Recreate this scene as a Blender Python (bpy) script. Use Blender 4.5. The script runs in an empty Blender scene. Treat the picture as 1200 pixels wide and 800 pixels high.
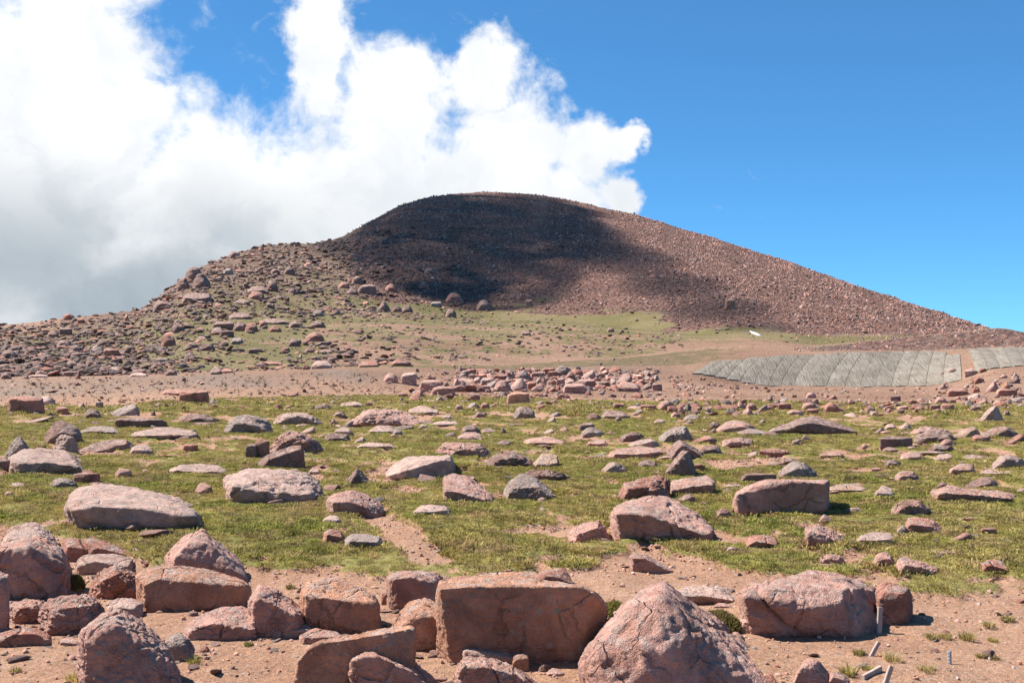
import bpy, bmesh, math, random
import numpy as np
from mathutils import Vector

C = bpy.context.scene
random.seed(7)
RNG = np.random.default_rng(7)

# ------------------------------------------------------------------ camera
F = 1287.0                      # focal length in photograph pixels
HOR = 400.0                     # row of the level line
EYE = 1.7
cam_d = bpy.data.cameras.new('camera')
cam_d.sensor_width = 36.0
cam_d.lens = 36.0 * F / 1200.0
cam_d.clip_start = 0.1
cam_d.clip_end = 5000.0
cam = bpy.data.objects.new('camera', cam_d)
cam.location = (0, 0, EYE)
cam.rotation_euler = (math.radians(90), 0, 0)
C.collection.objects.link(cam)
C.camera = cam

# ------------------------------------------------------------------ light
SUN_EL, SUN_AZ = math.radians(50.0), math.radians(-75.0)     # azimuth from the view direction, negative = left
SUN = Vector((math.sin(SUN_AZ) * math.cos(SUN_EL), math.cos(SUN_AZ) * math.cos(SUN_EL), math.sin(SUN_EL)))
sd = bpy.data.lights.new('sun', 'SUN')
sd.energy = 5.0
sd.angle = math.radians(0.5)
sd.color = (1.0, 0.955, 0.89)
so = bpy.data.objects.new('sun', sd)
so.rotation_euler = (-SUN).to_track_quat('-Z', 'Y').to_euler()
so.location = (-30, 10, 60)
C.collection.objects.link(so)
vs = C.view_settings
vs.view_transform = 'Standard'; vs.look = 'None'; vs.gamma = 1.0; vs.exposure = 1.15
C.cycles.max_bounces = 5
C.cycles.diffuse_bounces = 3
C.cycles.use_denoising = True
C.cycles.sample_clamp_indirect = 6

# ------------------------------------------------------------------ node helper
class NT:
    def __init__(s, tree):
        s.t = tree; s.n = tree.nodes; s.l = tree.links
    def put(s, sock, v):
        if isinstance(v, bpy.types.NodeSocket): s.l.new(v, sock)
        elif v is not None: sock.default_value = v
    def math(s, op, a, b=None, c=None, clamp=False):
        n = s.n.new('ShaderNodeMath'); n.operation = op; n.use_clamp = clamp
        s.put(n.inputs[0], a); s.put(n.inputs[1], b); s.put(n.inputs[2], c)
        return n.outputs[0]
    def vmath(s, op, a, b=None):
        n = s.n.new('ShaderNodeVectorMath'); n.operation = op
        s.put(n.inputs[0], a); s.put(n.inputs[1], b)
        return n.outputs['Value'] if op in ('LENGTH', 'DOT_PRODUCT', 'DISTANCE') else n.outputs[0]
    def noise(s, vec, scale, detail=4, rough=0.55, dist=0.0, lac=2.0):
        n = s.n.new('ShaderNodeTexNoise'); n.inputs['Scale'].default_value = scale
        n.inputs['Detail'].default_value = detail; n.inputs['Roughness'].default_value = rough
        n.inputs['Distortion'].default_value = dist; n.inputs['Lacunarity'].default_value = lac
        s.put(n.inputs['Vector'], vec)
        return n.outputs['Fac']
    def voro(s, vec, scale, feature='F1', out='Distance', rnd=1.0):
        n = s.n.new('ShaderNodeTexVoronoi'); n.feature = feature
        n.inputs['Scale'].default_value = scale; n.inputs['Randomness'].default_value = rnd
        s.put(n.inputs['Vector'], vec)
        return n.outputs[out]
    def ramp(s, fac, lo, hi, a=0.0, b=1.0, smooth=True):
        n = s.n.new('ShaderNodeMapRange'); n.interpolation_type = 'SMOOTHSTEP' if smooth else 'LINEAR'
        s.put(n.inputs['Value'], fac); s.put(n.inputs['From Min'], lo); s.put(n.inputs['From Max'], hi)
        s.put(n.inputs['To Min'], a); s.put(n.inputs['To Max'], b)
        return n.outputs[0]
    def mix(s, fac, a, b, mode='MIX'):
        n = s.n.new('ShaderNodeMix'); n.data_type = 'RGBA'; n.blend_type = mode; n.clamp_factor = True
        s.put(n.inputs[0], fac)
        for i, v in ((6, a), (7, b)):
            if isinstance(v, tuple): v = tuple(v) + ((1.0,) if len(v) == 3 else ())
            s.put(n.inputs[i], v)
        return n.outputs[2]
    def attr(s, name, typ='GEOMETRY', out='Fac'):
        n = s.n.new('ShaderNodeAttribute'); n.attribute_type = typ; n.attribute_name = name
        return n.outputs[out]

# ------------------------------------------------------------------ sky with clouds
world = bpy.data.worlds.new('World'); C.world = world; world.use_nodes = True
def build_world():
    T = NT(world.node_tree); T.n.clear()
    out = T.n.new('ShaderNodeOutputWorld'); bg = T.n.new('ShaderNodeBackground')
    bg.inputs['Strength'].default_value = 0.085
    T.l.new(bg.outputs[0], out.inputs[0])
    sky = T.n.new('ShaderNodeTexSky'); sky.sky_type = 'NISHITA'; sky.sun_disc = False
    sky.sun_elevation = SUN_EL; sky.sun_rotation = SUN_AZ
    sky.altitude = 4300; sky.air_density = 0.8; sky.dust_density = 0.05; sky.ozone_density = 2.0
    hs = T.n.new('ShaderNodeHueSaturation'); hs.inputs['Saturation'].default_value = 1.0
    hs.inputs['Value'].default_value = 1.0; hs.inputs['Hue'].default_value = 0.5
    gm = T.n.new('ShaderNodeGamma'); gm.inputs['Gamma'].default_value = .66
    T.l.new(sky.outputs[0], gm.inputs['Color'])
    T.l.new(T.mix(1.0, gm.outputs[0], (.48, 1.16, 1.70), 'MULTIPLY'), hs.inputs['Color'])
    tc = T.n.new('ShaderNodeTexCoord'); d = tc.outputs['Generated']
    sep = T.n.new('ShaderNodeSeparateXYZ'); T.l.new(d, sep.inputs[0])
    az = T.math('ARCTAN2', sep.outputs[0], sep.outputs[1])
    el = T.math('ARCSINE', sep.outputs[2])
    comb = T.n.new('ShaderNodeCombineXYZ'); T.put(comb.inputs[0], az); T.put(comb.inputs[1], el)
    # billows: warp the lookup by noise so that the outline curls
    wn = T.n.new('ShaderNodeTexNoise'); wn.inputs['Scale'].default_value = 14; wn.inputs['Detail'].default_value = 5
    wn.inputs['Roughness'].default_value = .58
    T.l.new(comb.outputs[0], wn.inputs['Vector'])
    w = T.vmath('MULTIPLY', T.vmath('SUBTRACT', wn.outputs['Color'], (.5, .5, .5)), (.085, .075, 0))
    p = T.vmath('ADD', comb.outputs[0], w)
    BL = [(30, 260, 270, 250), (75, 65, 140, 80), (140, 120, 95, 70), (430, 250, 260, 130), (372, 40, 44, 105), (455, 130, 90, 95),
          (568, 84, 56, 44), (487, 88, 46, 42), (600, 160, 80, 70), (690, 170, 55, 48), (735, 160, 24, 26), (722, 225, 36, 40), (580, 230, 150, 90),
          (250, 240, 180, 105), (200, 360, 330, 150), (380, -110, 75, 110), (40, -130, 170, 160), (-260, 150, 330, 330),
          (-700, 200, 420, 260), (330, -330, 300, 130)]
    field = None
    for (x, y, rx, ry) in BL:
        a0 = math.atan((x - 600) / F); e0 = math.atan((HOR - y) / math.hypot(F, x - 600))
        q = T.vmath('MULTIPLY', T.vmath('SUBTRACT', p, (a0, e0, 0)), (F / rx, F / ry, 0))
        v = T.math('SUBTRACT', 1.0, T.vmath('LENGTH', q))
        if field is None: field = v
        else:
            n = T.n.new('ShaderNodeMath'); n.operation = 'SMOOTH_MAX'
            T.put(n.inputs[0], field); T.put(n.inputs[1], v); n.inputs[2].default_value = 0.18
            field = n.outputs[0]
    # clouds elsewhere in the sky (behind the camera and overhead), from a noise on the direction
    far = T.math('SUBTRACT', T.noise(d, 2.3, 4, .5), .70)
    away = T.ramp(sep.outputs[1], .75, .2)
    field = T.math('MAXIMUM', field, T.math('SUBTRACT', T.math('MULTIPLY', far, 3.0), T.math('MULTIPLY', T.math('SUBTRACT', 1, away), 6)))
    n1 = T.noise(comb.outputs[0], 24, 9, .62, 0.3)
    n2 = T.noise(comb.outputs[0], 60, 6, .6, 0.2)
    dens = T.math('ADD', field, T.math('MULTIPLY', T.math('SUBTRACT', n1, .5), 1.05))
    dens = T.math('ADD', dens, T.math('MULTIPLY', T.math('SUBTRACT', n2, .5), .30))
    alpha = T.ramp(dens, -.08, .40)
    # wisps
    wisp = T.math('MULTIPLY', T.ramp(T.noise(T.vmath('MULTIPLY', comb.outputs[0], (1, 1.8, 1)), 26, 7, .66, .8), .62, .86), T.ramp(field, -1.2, -.2, 0, .55))
    alpha = T.math('MAXIMUM', alpha, wisp)
    # thick lower part is grey, thin rims and tops white
    thick = T.ramp(T.math('ADD', T.math('ADD', field, .12), T.math('MULTIPLY', T.math('SUBTRACT', T.noise(comb.outputs[0], 8, 5, .55, .2), .5), 1.3)), .25, 1.0)
    low = T.ramp(el, .20, .05)
    left = T.ramp(az, -.06, -.34, .30, 1.0)
    grey = T.math('MULTIPLY', T.math('MULTIPLY', T.ramp(thick, 0, 1, .35, 1), low), left)
    bill = T.ramp(T.noise(p, 11, 7, .6, .3), .36, .58, .6, 1.0)
    bill = T.math('MULTIPLY', bill, T.ramp(T.noise(p, 4.5, 5, .6, .3), .40, .60, .72, 1.0))
    ccol = T.mix(grey, (5.9, 5.95, 6.0), (2.5, 2.85, 3.15))
    ccol = T.mix(1.0, ccol, T.mix(bill, (.66, .71, .77), (1, 1, 1)), 'MULTIPLY')
    col = T.mix(alpha, hs.outputs[0], ccol)
    T.l.new(col, bg.inputs['Color'])
build_world()

# ------------------------------------------------------------------ numpy noise
def _h(ix, iy, iz, seed):
    h = (ix.astype(np.int64) * 374761393 + iy.astype(np.int64) * 668265263 + iz.astype(np.int64) * 2147483647 + seed * 1274126177) & 0xFFFFFFFF
    h = ((h ^ (h >> 13)) * 1274126177) & 0xFFFFFFFF
    h = ((h ^ (h >> 16)) * 2246822519) & 0xFFFFFFFF
    return (h ^ (h >> 15)) & 0xFFFFFFFF
_G = np.random.default_rng(3).normal(size=(256, 3)); _G /= np.linalg.norm(_G, axis=1)[:, None]
def pn(x, y, z=0.0, seed=0):
    x = np.asarray(x, float); y = np.asarray(y, float); z = np.zeros_like(x) + z
    ix, iy, iz = np.floor(x), np.floor(y), np.floor(z)
    fx, fy, fz = x - ix, y - iy, z - iz
    ux, uy, uz = [f * f * f * (f * (f * 6 - 15) + 10) for f in (fx, fy, fz)]
    r = 0
    for dx in (0, 1):
        for dy in (0, 1):
            for dz in (0, 1):
                g = _G[_h(ix + dx, iy + dy, iz + dz, seed) & 255]
                v = g[..., 0] * (fx - dx) + g[..., 1] * (fy - dy) + g[..., 2] * (fz - dz)
                r = r + v * (ux if dx else 1 - ux) * (uy if dy else 1 - uy) * (uz if dz else 1 - uz)
    return r * 1.6
def fbm(x, y, z=0.0, o=4, g=.5, seed=0):
    r = 0; a = 1.0; s = 0
    for i in range(o):
        r = r + a * pn(np.asarray(x) * 2.03 ** i, np.asarray(y) * 2.03 ** i, np.asarray(z) * 2.03 ** i, seed + i * 17); s += a; a *= g
    return r / s
def sst(a, b, x):
    t = np.clip((x - a) / (b - a), 0, 1); return t * t * (3 - 2 * t)

# ------------------------------------------------------------------ terrain
PXT = np.arange(-400, 1601, 2.0)
def table(pairs, sm=10):
    x = [p[0] for p in pairs]; v = [p[1] for p in pairs]
    t = np.interp(PXT, x, v)
    k = np.exp(-.5 * (np.arange(-40, 41) * 2 / sm) ** 2); k /= k.sum()
    return np.convolve(np.pad(t, 40, 'edge'), k, 'valid')
# each line of the land: photograph column -> (row, distance in metres)
LINES = [
 # far edge of the turf field, foot of the road bank
 ([(-300,474),(0,480),(120,481),(200,470),(300,466),(450,463),(600,467),(750,473),(900,471),(1050,476),(1200,478),(1500,474)],
  [(-300,47),(0,46),(150,46),(300,48),(450,50),(600,50),(750,49),(900,51),(1050,49),(1200,48),(1500,50)]),
 # top of the bank on the left; foot of the grey matting on the right
 ([(-300,446),(0,444.5),(150,442),(200,440.5),(300,437),(410,433.5),(470,437),(600,444),(750,446),(815,444),(850,448),(900,453),(1000,454.5),(1090,453),(1125,447),(1160,436),(1200,432),(1500,430)],
  [(-300,51),(0,51),(150,51.5),(300,53),(450,56),(600,66),(750,78),(850,86),(900,88),(1000,88),(1100,86),(1200,84),(1500,84)]),
 # road on the left; top of the matting on the right
 ([(-300,444),(0,443),(150,440.5),(200,439),(300,435.5),(450,430),(600,433),(700,429),(800,428),(850,421),(900,418),(1000,414),(1100,411.5),(1200,406),(1500,400)],
  [(-300,54),(0,54),(150,54.5),(300,56),(450,60),(600,74),(700,84),(800,91),(850,92),(900,93),(1000,94),(1200,94),(1500,94)]),
 ([(-300,443),(0,442.5),(150,440),(300,435),(450,428.5),(600,427),(667,423),(700,421.5),(800,412),(870,404.5),(905,405),(960,411),(1000,411),(1100,410),(1200,404),(1500,398)],
  [(-300,58),(0,58),(150,59),(300,62),(450,66),(600,82),(700,95),(800,105),(870,110),(960,110),(1000,110),(1200,110),(1500,110)]),
 # the upper road
 ([(-300,438),(0,439),(150,437),(300,433),(450,427),(600,426),(667,422),(700,420.5),(800,411),(870,403.5),(905,404.5),(960,406),(1000,401),(1060,395),(1100,391),(1155,385),(1172,383),(1200,389),(1240,398),(1500,420)],
  [(-300,62),(0,63),(150,64),(300,68),(450,73),(600,89),(700,102),(800,112),(870,117),(960,121),(1000,124),(1100,128),(1155,132),(1500,132)]),
 # where the tundra gives way to the block slopes
 ([(-300,415),(0,408),(150,398),(220,372),(300,366),(400,362),(480,366),(560,372),(640,374),(720,382),(800,391),(870,395),(910,400),(960,405),(1000,402),(1100,394),(1155,389),(1200,396),(1500,425)],
  [(-300,105),(0,108),(150,122),(300,165),(400,185),(480,200),(560,205),(640,200),(720,185),(800,165),(870,150),(960,142),(1000,142),(1155,148),(1500,150)]),
 # skyline
 ([(-300,392),(0,381),(40,377),(100,370),(150,364.5),(168,362),(180,352),(200,337),(215,325),(235,313),(262,302),(300,288),(330,285),(370,285),(400,277),(440,256),(470,240),(500,231),(530,227.5),(570,225),(610,226.5),(650,231),(700,241),(760,256),(850,283),(950,316),(1050,350),(1150,383),(1175,391),(1200,398),(1260,415),(1500,440)],
  [(-300,150),(0,160),(100,175),(168,200),(215,240),(262,265),(300,290),(370,320),(400,345),(450,400),(500,440),(560,470),(610,475),(650,465),(700,450),(760,430),(850,390),(950,345),(1050,290),(1150,215),(1200,180),(1500,165)]),
]
TR = [table(r, 8 if i < 6 else 5) for i, (r, d) in enumerate(LINES)]
TD = [table(d, 30) for r, d in LINES]
TZ = [EYE - d * (r - HOR) / F for r, d in zip(TR, TD)]
def colpx(X, Y): return np.clip(600 + F * X / np.maximum(Y, 3.0), -390, 1590)
def line_d(i, px): return np.interp(px, PXT, TD[i])
def base_h(X, Y):
    px = colpx(X, Y)
    z = np.zeros_like(px); pd = np.full_like(px, 22.0); pz = np.zeros_like(px)
    for i in range(7):
        d = np.interp(px, PXT, TD[i]); zz = np.interp(px, PXT, TZ[i])
        t = np.clip((Y - pd) / (d - pd), 0, 1)
        if i == 0: t = t * t * (1.6 - .6 * t)
        z = np.where(Y > pd, pz + (zz - pz) * t, z)
        pd, pz = d, zz
    past = np.maximum(Y - pd, 0)
    return np.where(Y > pd, pz - past * .30 - past ** 2 * .0006, z)
def clus(X, Y):            # 0 near .. 1 on the mountain
    return sst(110, 260, Y)
PATH = [(430, 604), (455, 618), (480, 640), (505, 655)]
BLACK = [(330, 655), (300, 668)]
GB = [(-300, 612), (0, 618), (60, 632), (110, 640), (165, 658), (230, 662), (290, 662), (340, 664), (400, 668), (440, 676), (500, 672), (560, 668), (620, 668), (690, 690), (740, 693),
      (790, 683), (850, 680), (900, 680), (1000, 688), (1075, 708), (1120, 712), (1160, 704), (1200, 690), (1500, 690)]
def near_edge(px): return EYE * F / (np.interp(px, [g[0] for g in GB], [g[1] for g in GB]) - HOR)
def grass_mask(X, Y):
    px = colpx(X, Y)
    n1 = fbm(X * 1.3, Y * 1.3, 0, 5, .55, 5); n2 = fbm(X * .30, Y * .22, 0, 4, .5, 9); n3 = fbm(X * 3.1, Y * 3.1, 0, 3, .5, 21)
    g = sst(-.16, .16, (Y - near_edge(px)) * .8 + n1 * .8 + n3 * .25)
    # bare gaps in the turf, more of them farther out
    gap = sst(.0, .13, n1 * .72 + n2 * .45 - .02 + .09 * sst(14, 30, Y) + .14 * n3)
    g = g * (1 - .95 * gap)
    pts = [((p[0] - 600) / F * (EYE * F / (p[1] - HOR)), EYE * F / (p[1] - HOR)) for p in PATH]
    for (ax, ay), (bx, by) in zip(pts, pts[1:]):
        t = np.clip(((X - ax) * (bx - ax) + (Y - ay) * (by - ay)) / ((bx - ax) ** 2 + (by - ay) ** 2), 0, 1)
        dd = np.hypot(X - ax - t * (bx - ax), Y - ay - t * (by - ay))
        g = g * sst(.10, .32, dd + n1 * .25)
    d0, d1, d2, d3, d4, d5, d6 = [line_d(i, px) for i in range(7)]
    g = np.where(Y > 36, g * sst(-1.2, 1.2, d0 - 1.2 - Y + n1 * 7 + n2 * 6), g)
    # road bank, bare with thin growth
    n4 = fbm(X * .12, Y * .07, 0, 4, .55, 31); n5 = fbm(X * .7, Y * .4, 0, 4, .6, 37)
    L = sst(430, 330, px); M = sst(330, 450, px) * sst(930, 800, px); R = sst(800, 930, px)
    bank = np.clip(.10 + .30 * n5, 0, .5)
    g = np.where(Y > d0, np.maximum(g * 1.0, bank * sst(0, 2, Y - d0)), g)
    emb = np.clip(.62 + .7 * n5, 0, .95) * M + .12 * L + np.clip(.15 + .5 * n5, 0, 1) * R
    g = np.where(Y > d2, emb, g)
    f5 = np.clip((Y - d4) / (d5 - d4), 0, 1.6)
    tund_mid = sst(-.35, .30, n5 * 1.3 + n4 * 1.2 - .28 + f5 * .75)
    tund_left = sst(-.35, .2, n5 + n4 * .6 + .20)
    tund = tund_left * L + tund_mid * M + sst(0, .3, n5 + .1) * R * .6
    g = np.where(Y > d4, tund, g)
    f6 = np.clip((Y - d5) / (d6 - d5), 0, 1)
    ms = sst(380, 470, px)
    up = (1 - sst(0, .10, f6 + n5 * .10)) * ms + (1 - ms) * np.clip(.62 - .55 * f6 + n5 * 1.1, 0, .9)
    g = np.where(Y > d5, tund * (1 - sst(0, .12, f6)) * .5 + up * sst(0, .05, f6) + up * .5 * (1 - sst(0, .12, f6)), g)
    # the road itself
    return np.clip(g, 0, 1)
def scree_mask(X, Y):
    px = colpx(X, Y); d5 = line_d(5, px); d6 = line_d(6, px)
    f = (Y - d5) / (d6 - d5)
    n = fbm(X * .05, Y * .05, 0, 4, .5, 77)
    return sst(0, .12, f + n * .10) * (.35 + .65 * sst(390, 480, px)) * sst(40, 170, px)
def Hn(X, Y, g=None):
    X = np.asarray(X, float); Y = np.asarray(Y, float)
    z = base_h(X, Y)
    nr = sst(60, 22, Y)
    z = z + (.085 * fbm(X * .45, Y * .45, 0, 3, .5, 1) + .040 * fbm(X * 1.7, Y * 1.7, 0, 3, .55, 2)) * (.35 + .65 * sst(40, 15, Y))
    m = sst(58, 120, Y)
    px = colpx(X, Y)
    d5 = line_d(5, px); d6 = line_d(6, px); f6 = np.clip((Y - d5) / (d6 - d5), 0, 2)
    sh = sst(160, 215, px) * sst(470, 380, px) * sst(.25, .8, f6)          # broken shoulder of the mountain
    mt = sst(.0, .25, f6) * sst(395, 470, px)
    z = z + m * (.16 * fbm(X * .13, Y * .13, 0, 4, .5, 3)) + sh * (1.5 * np.abs(fbm(X * .06, Y * .06, 0, 5, .55, 4)) - .3)
    z = z + mt * (.75 * fbm(X * .035, Y * .035, 0, 3, .5, 6) + .30 * np.abs(fbm(X * .22, Y * .22, 0, 3, .6, 8)))
    return z
GRID = {}
def H(X, Y):
    """height of the built land, read from its own grid"""
    X = np.asarray(X, float); Y = np.asarray(Y, float)
    ys, u, Z = GRID['ys'], GRID['u'], GRID['Z']
    fi = np.clip(np.interp(Y, ys, np.arange(len(ys))), 0, len(ys) - 1.001)
    fj = np.clip(np.interp(X / (np.maximum(Y, 0) + 3.0), u, np.arange(len(u))), 0, len(u) - 1.001)
    i, k = fi.astype(int), fj.astype(int); a, b = fi - i, fj - k
    return (Z[i, k] * (1 - a) + Z[i + 1, k] * a) * (1 - b) + (Z[i, k + 1] * (1 - a) + Z[i + 1, k + 1] * a) * b
_RY = np.exp(np.linspace(math.log(3.5), math.log(520.0), 1400))
def ray_hits(px, row):
    """where lines of sight through photograph points meet the land (nan: nowhere)"""
    px = np.atleast_1d(np.asarray(px, float)); row = np.atleast_1d(np.asarray(row, float))
    if len(px) > 300:
        parts = [ray_hits(px[i:i + 300], row[i:i + 300]) for i in range(0, len(px), 300)]
        return tuple(np.concatenate([q[k] for q in parts]) for k in range(3))
    xs = (px[:, None] - 600) / F * _RY; zr = EYE - (row[:, None] - HOR) / F * _RY
    gap = H(xs, np.broadcast_to(_RY, xs.shape)) - zr
    hit = gap >= 0; k = hit.argmax(1); ok = hit.any(1); k = np.maximum(k, 1)
    r = np.arange(len(px)); a, b = -gap[r, k - 1], gap[r, k]
    y = _RY[k - 1] + (_RY[k] - _RY[k - 1]) * np.clip(a / np.maximum(a + b, 1e-9), 0, 1)
    y = np.where(ok, y, np.nan)
    return (px - 600) / F * y, y, EYE - (row - HOR) / F * y
def ray_hit(px, row):
    x, y, z = ray_hits(px, row)
    return None if np.isnan(y[0]) else (float(x[0]), float(y[0]), float(z[0]))

def new_mesh(name, verts, quads=None, tris=None, smooth=True):
    me = bpy.data.meshes.new(name)
    verts = np.ascontiguousarray(verts, dtype=np.float32)
    fl = []
    if quads is not None and len(quads): fl.append((np.asarray(quads, np.int32), 4))
    if tris is not None and len(tris): fl.append((np.asarray(tris, np.int32), 3))
    nl = sum(f.size for f, k in fl); nf = sum(len(f) for f, k in fl)
    me.vertices.add(len(verts)); me.vertices.foreach_set('co', verts.ravel())
    me.loops.add(nl); me.polygons.add(nf)
    me.loops.foreach_set('vertex_index', np.concatenate([f.ravel() for f, k in fl]))
    st = []; o = 0
    for f, k in fl:
        st.append(np.arange(len(f)) * k + o); o += f.size
    me.polygons.foreach_set('loop_start', np.concatenate(st).astype(np.int32))
    me.polygons.foreach_set('use_smooth', np.full(nf, smooth))
    me.update(calc_edges=True)
    me.validate()
    return me
def link(o, parent=None):
    C.collection.objects.link(o)
    if parent is not None: o.parent = parent
    return o
def tag(o, label=None, cat=None, group=None, kind=None):
    if label: o['label'] = label
    if cat: o['category'] = cat
    if group: o['group'] = group
    if kind: o['kind'] = kind
    return o

# ------------------------------------------------------------------ materials
def mat(name):
    m = bpy.data.materials.new(name); m.use_nodes = True
    T = NT(m.node_tree); T.n.clear()
    out = T.n.new('ShaderNodeOutputMaterial'); b = T.n.new('ShaderNodeBsdfPrincipled')
    b.inputs['Roughness'].default_value = .9; b.inputs['Specular IOR Level'].default_value = .25
    T.l.new(b.outputs[0], out.inputs['Surface'])
    return m, T, b
def bump(T, b, h, dist, strength=1.0):
    n = T.n.new('ShaderNodeBump'); n.inputs['Distance'].default_value = dist; n.inputs['Strength'].default_value = strength
    T.put(n.inputs['Height'], h); T.l.new(n.outputs[0], b.inputs['Normal'])

def ground_material():
    m, T, b = mat('alpine_ground')
    geo = T.n.new('ShaderNodeNewGeometry'); P = geo.outputs['Position']
    g = T.attr('grass'); sc = T.attr('scree'); gr = T.attr('grey'); fr = T.attr('far'); ol = T.attr('olive')
    na = T.noise(P, .8, 5, .6); nb = T.noise(P, 6, 5, .6); nc = T.noise(P, 45, 4, .65); nd = T.noise(P, .08, 5, .6)
    v = T.voro(P, 55, 'F1', 'Color'); sepv = T.n.new('ShaderNodeSeparateColor'); T.l.new(v, sepv.inputs[0])
    vd = T.voro(P, 38)
    nfine = T.noise(P, 150, 3, .7); nmid = T.noise(P, 14, 5, .65)
    # decomposed pink granite
    grav = T.mix(T.ramp(na, .3, .7), (.33, .176, .106), (.40, .235, .148))
    grav = T.mix(T.ramp(nb, .45, .75, 0, .55), grav, (.25, .135, .09))
    grain = T.ramp(sepv.outputs[0], 0, 1, .55, 1.35, False)
    grav = T.mix(T.ramp(nmid, .52, .70, 0, .55), grav, (.225, .122, .08))
    grav = T.mix(T.ramp(nfine, .55, .68, 0, .8), grav, (.50, .36, .27))
    grav = T.mix(T.ramp(nfine, .45, .33, 0, .75), grav, (.13, .068, .046))
    gcol = T.n.new('ShaderNodeCombineColor')
    for i in range(3): T.put(gcol.inputs[i], grain)
    grav = T.mix(.45, grav, gcol.outputs[0], 'MULTIPLY')
    grav = T.mix(T.ramp(sepv.outputs[1], .90, .95, 0, .6), grav, (.36, .28, .23))
    grav = T.mix(T.math('MULTIPLY', gr, T.ramp(nb, .25, .6, .5, 1.0)), grav, (.20, .158, .128))
    # far gravel is speckled with small stones
    gfar = T.mix(T.ramp(nd, .35, .65), (.215, .125, .084), (.27, .165, .112))
    n6 = T.noise(P, 2.6, 5, .7)
    gfar = T.mix(T.ramp(n6, .56, .74, 0, .7), gfar, (.10, .065, .05))
    gfar = T.mix(T.math('MULTIPLY', sc, 2.0, clamp=True), gfar, (.115, .080, .06))
    gfar = T.mix(T.math('MULTIPLY', gr, .8), gfar, (.18, .142, .115))
    grav = T.mix(fr, grav, gfar)
    # turf floor, moss and old leaves
    turf = T.mix(T.ramp(na, .35, .65), (.16, .155, .042), (.25, .21, .072))
    turf = T.mix(T.ramp(nb, .52, .76), turf, (.27, .20, .10))
    turf = T.mix(T.ramp(nc, .55, .8, 0, .7), turf, (.036, .037, .015))
    yel = T.mix(T.ramp(nd, .38, .62), (.125, .108, .042), (.185, .142, .072))
    yel = T.mix(T.ramp(n6, .5, .72, 0, .8), yel, (.078, .070, .030))
    yel = T.mix(T.math('MULTIPLY', ol, .85), yel, (.125, .095, .052))
    turf = T.mix(fr, turf, yel)
    edge = T.ramp(T.math('ADD', g, T.math('MULTIPLY', T.math('SUBTRACT', T.mix(fr, nb, n6), .5), T.ramp(fr, 0, 1, .9, 1.7))), .38, .60)
    col = T.mix(edge, grav, turf)
    # block slope
    sv = T.n.new('ShaderNodeTexVoronoi'); sv.inputs['Scale'].default_value = 1.3; T.l.new(P, sv.inputs['Vector'])
    sps = T.n.new('ShaderNodeSeparateColor'); T.l.new(sv.outputs['Color'], sps.inputs[0])
    scol = T.mix(sps.outputs[0], (.085, .042, .033), (.235, .132, .10))
    scol = T.mix(T.ramp(T.noise(P, .03, 4, .6), .45, .7, 0, .45), scol, (.095, .062, .046))
    scol = T.mix(T.ramp(sv.outputs['Distance'], .55, .95, 0, .8), scol, (.032, .020, .018))
    sm = T.ramp(T.math('ADD', sc, T.math('MULTIPLY', T.math('SUBTRACT', T.noise(P, .22, 5, .65), .5), .8)), .40, .62)
    col = T.mix(sm, col, scol)
    T.l.new(col, b.inputs['Base Color'])
    b.inputs['Specular IOR Level'].default_value = .12
    near_h = T.math('ADD', T.math('ADD', T.math('MULTIPLY', nc, .75), T.math('MULTIPLY', nfine, .65)), T.math('ADD', T.math('MULTIPLY', nmid, 1.3), T.math('MULTIPLY', T.math('MULTIPLY', vd, T.ramp(nb, .45, .7)), -.5)))
    far_h = T.math('ADD', T.math('MULTIPLY', n6, 14), T.math('MULTIPLY', T.math('MULTIPLY', sv.outputs['Distance'], sm), -34))
    hh = T.n.new('ShaderNodeMix'); hh.data_type = 'FLOAT'
    T.put(hh.inputs[0], fr); T.put(hh.inputs[2], near_h); T.put(hh.inputs[3], far_h)
    bump(T, b, hh.outputs[0], .016)
    return m
M_ground = ground_material()

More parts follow.
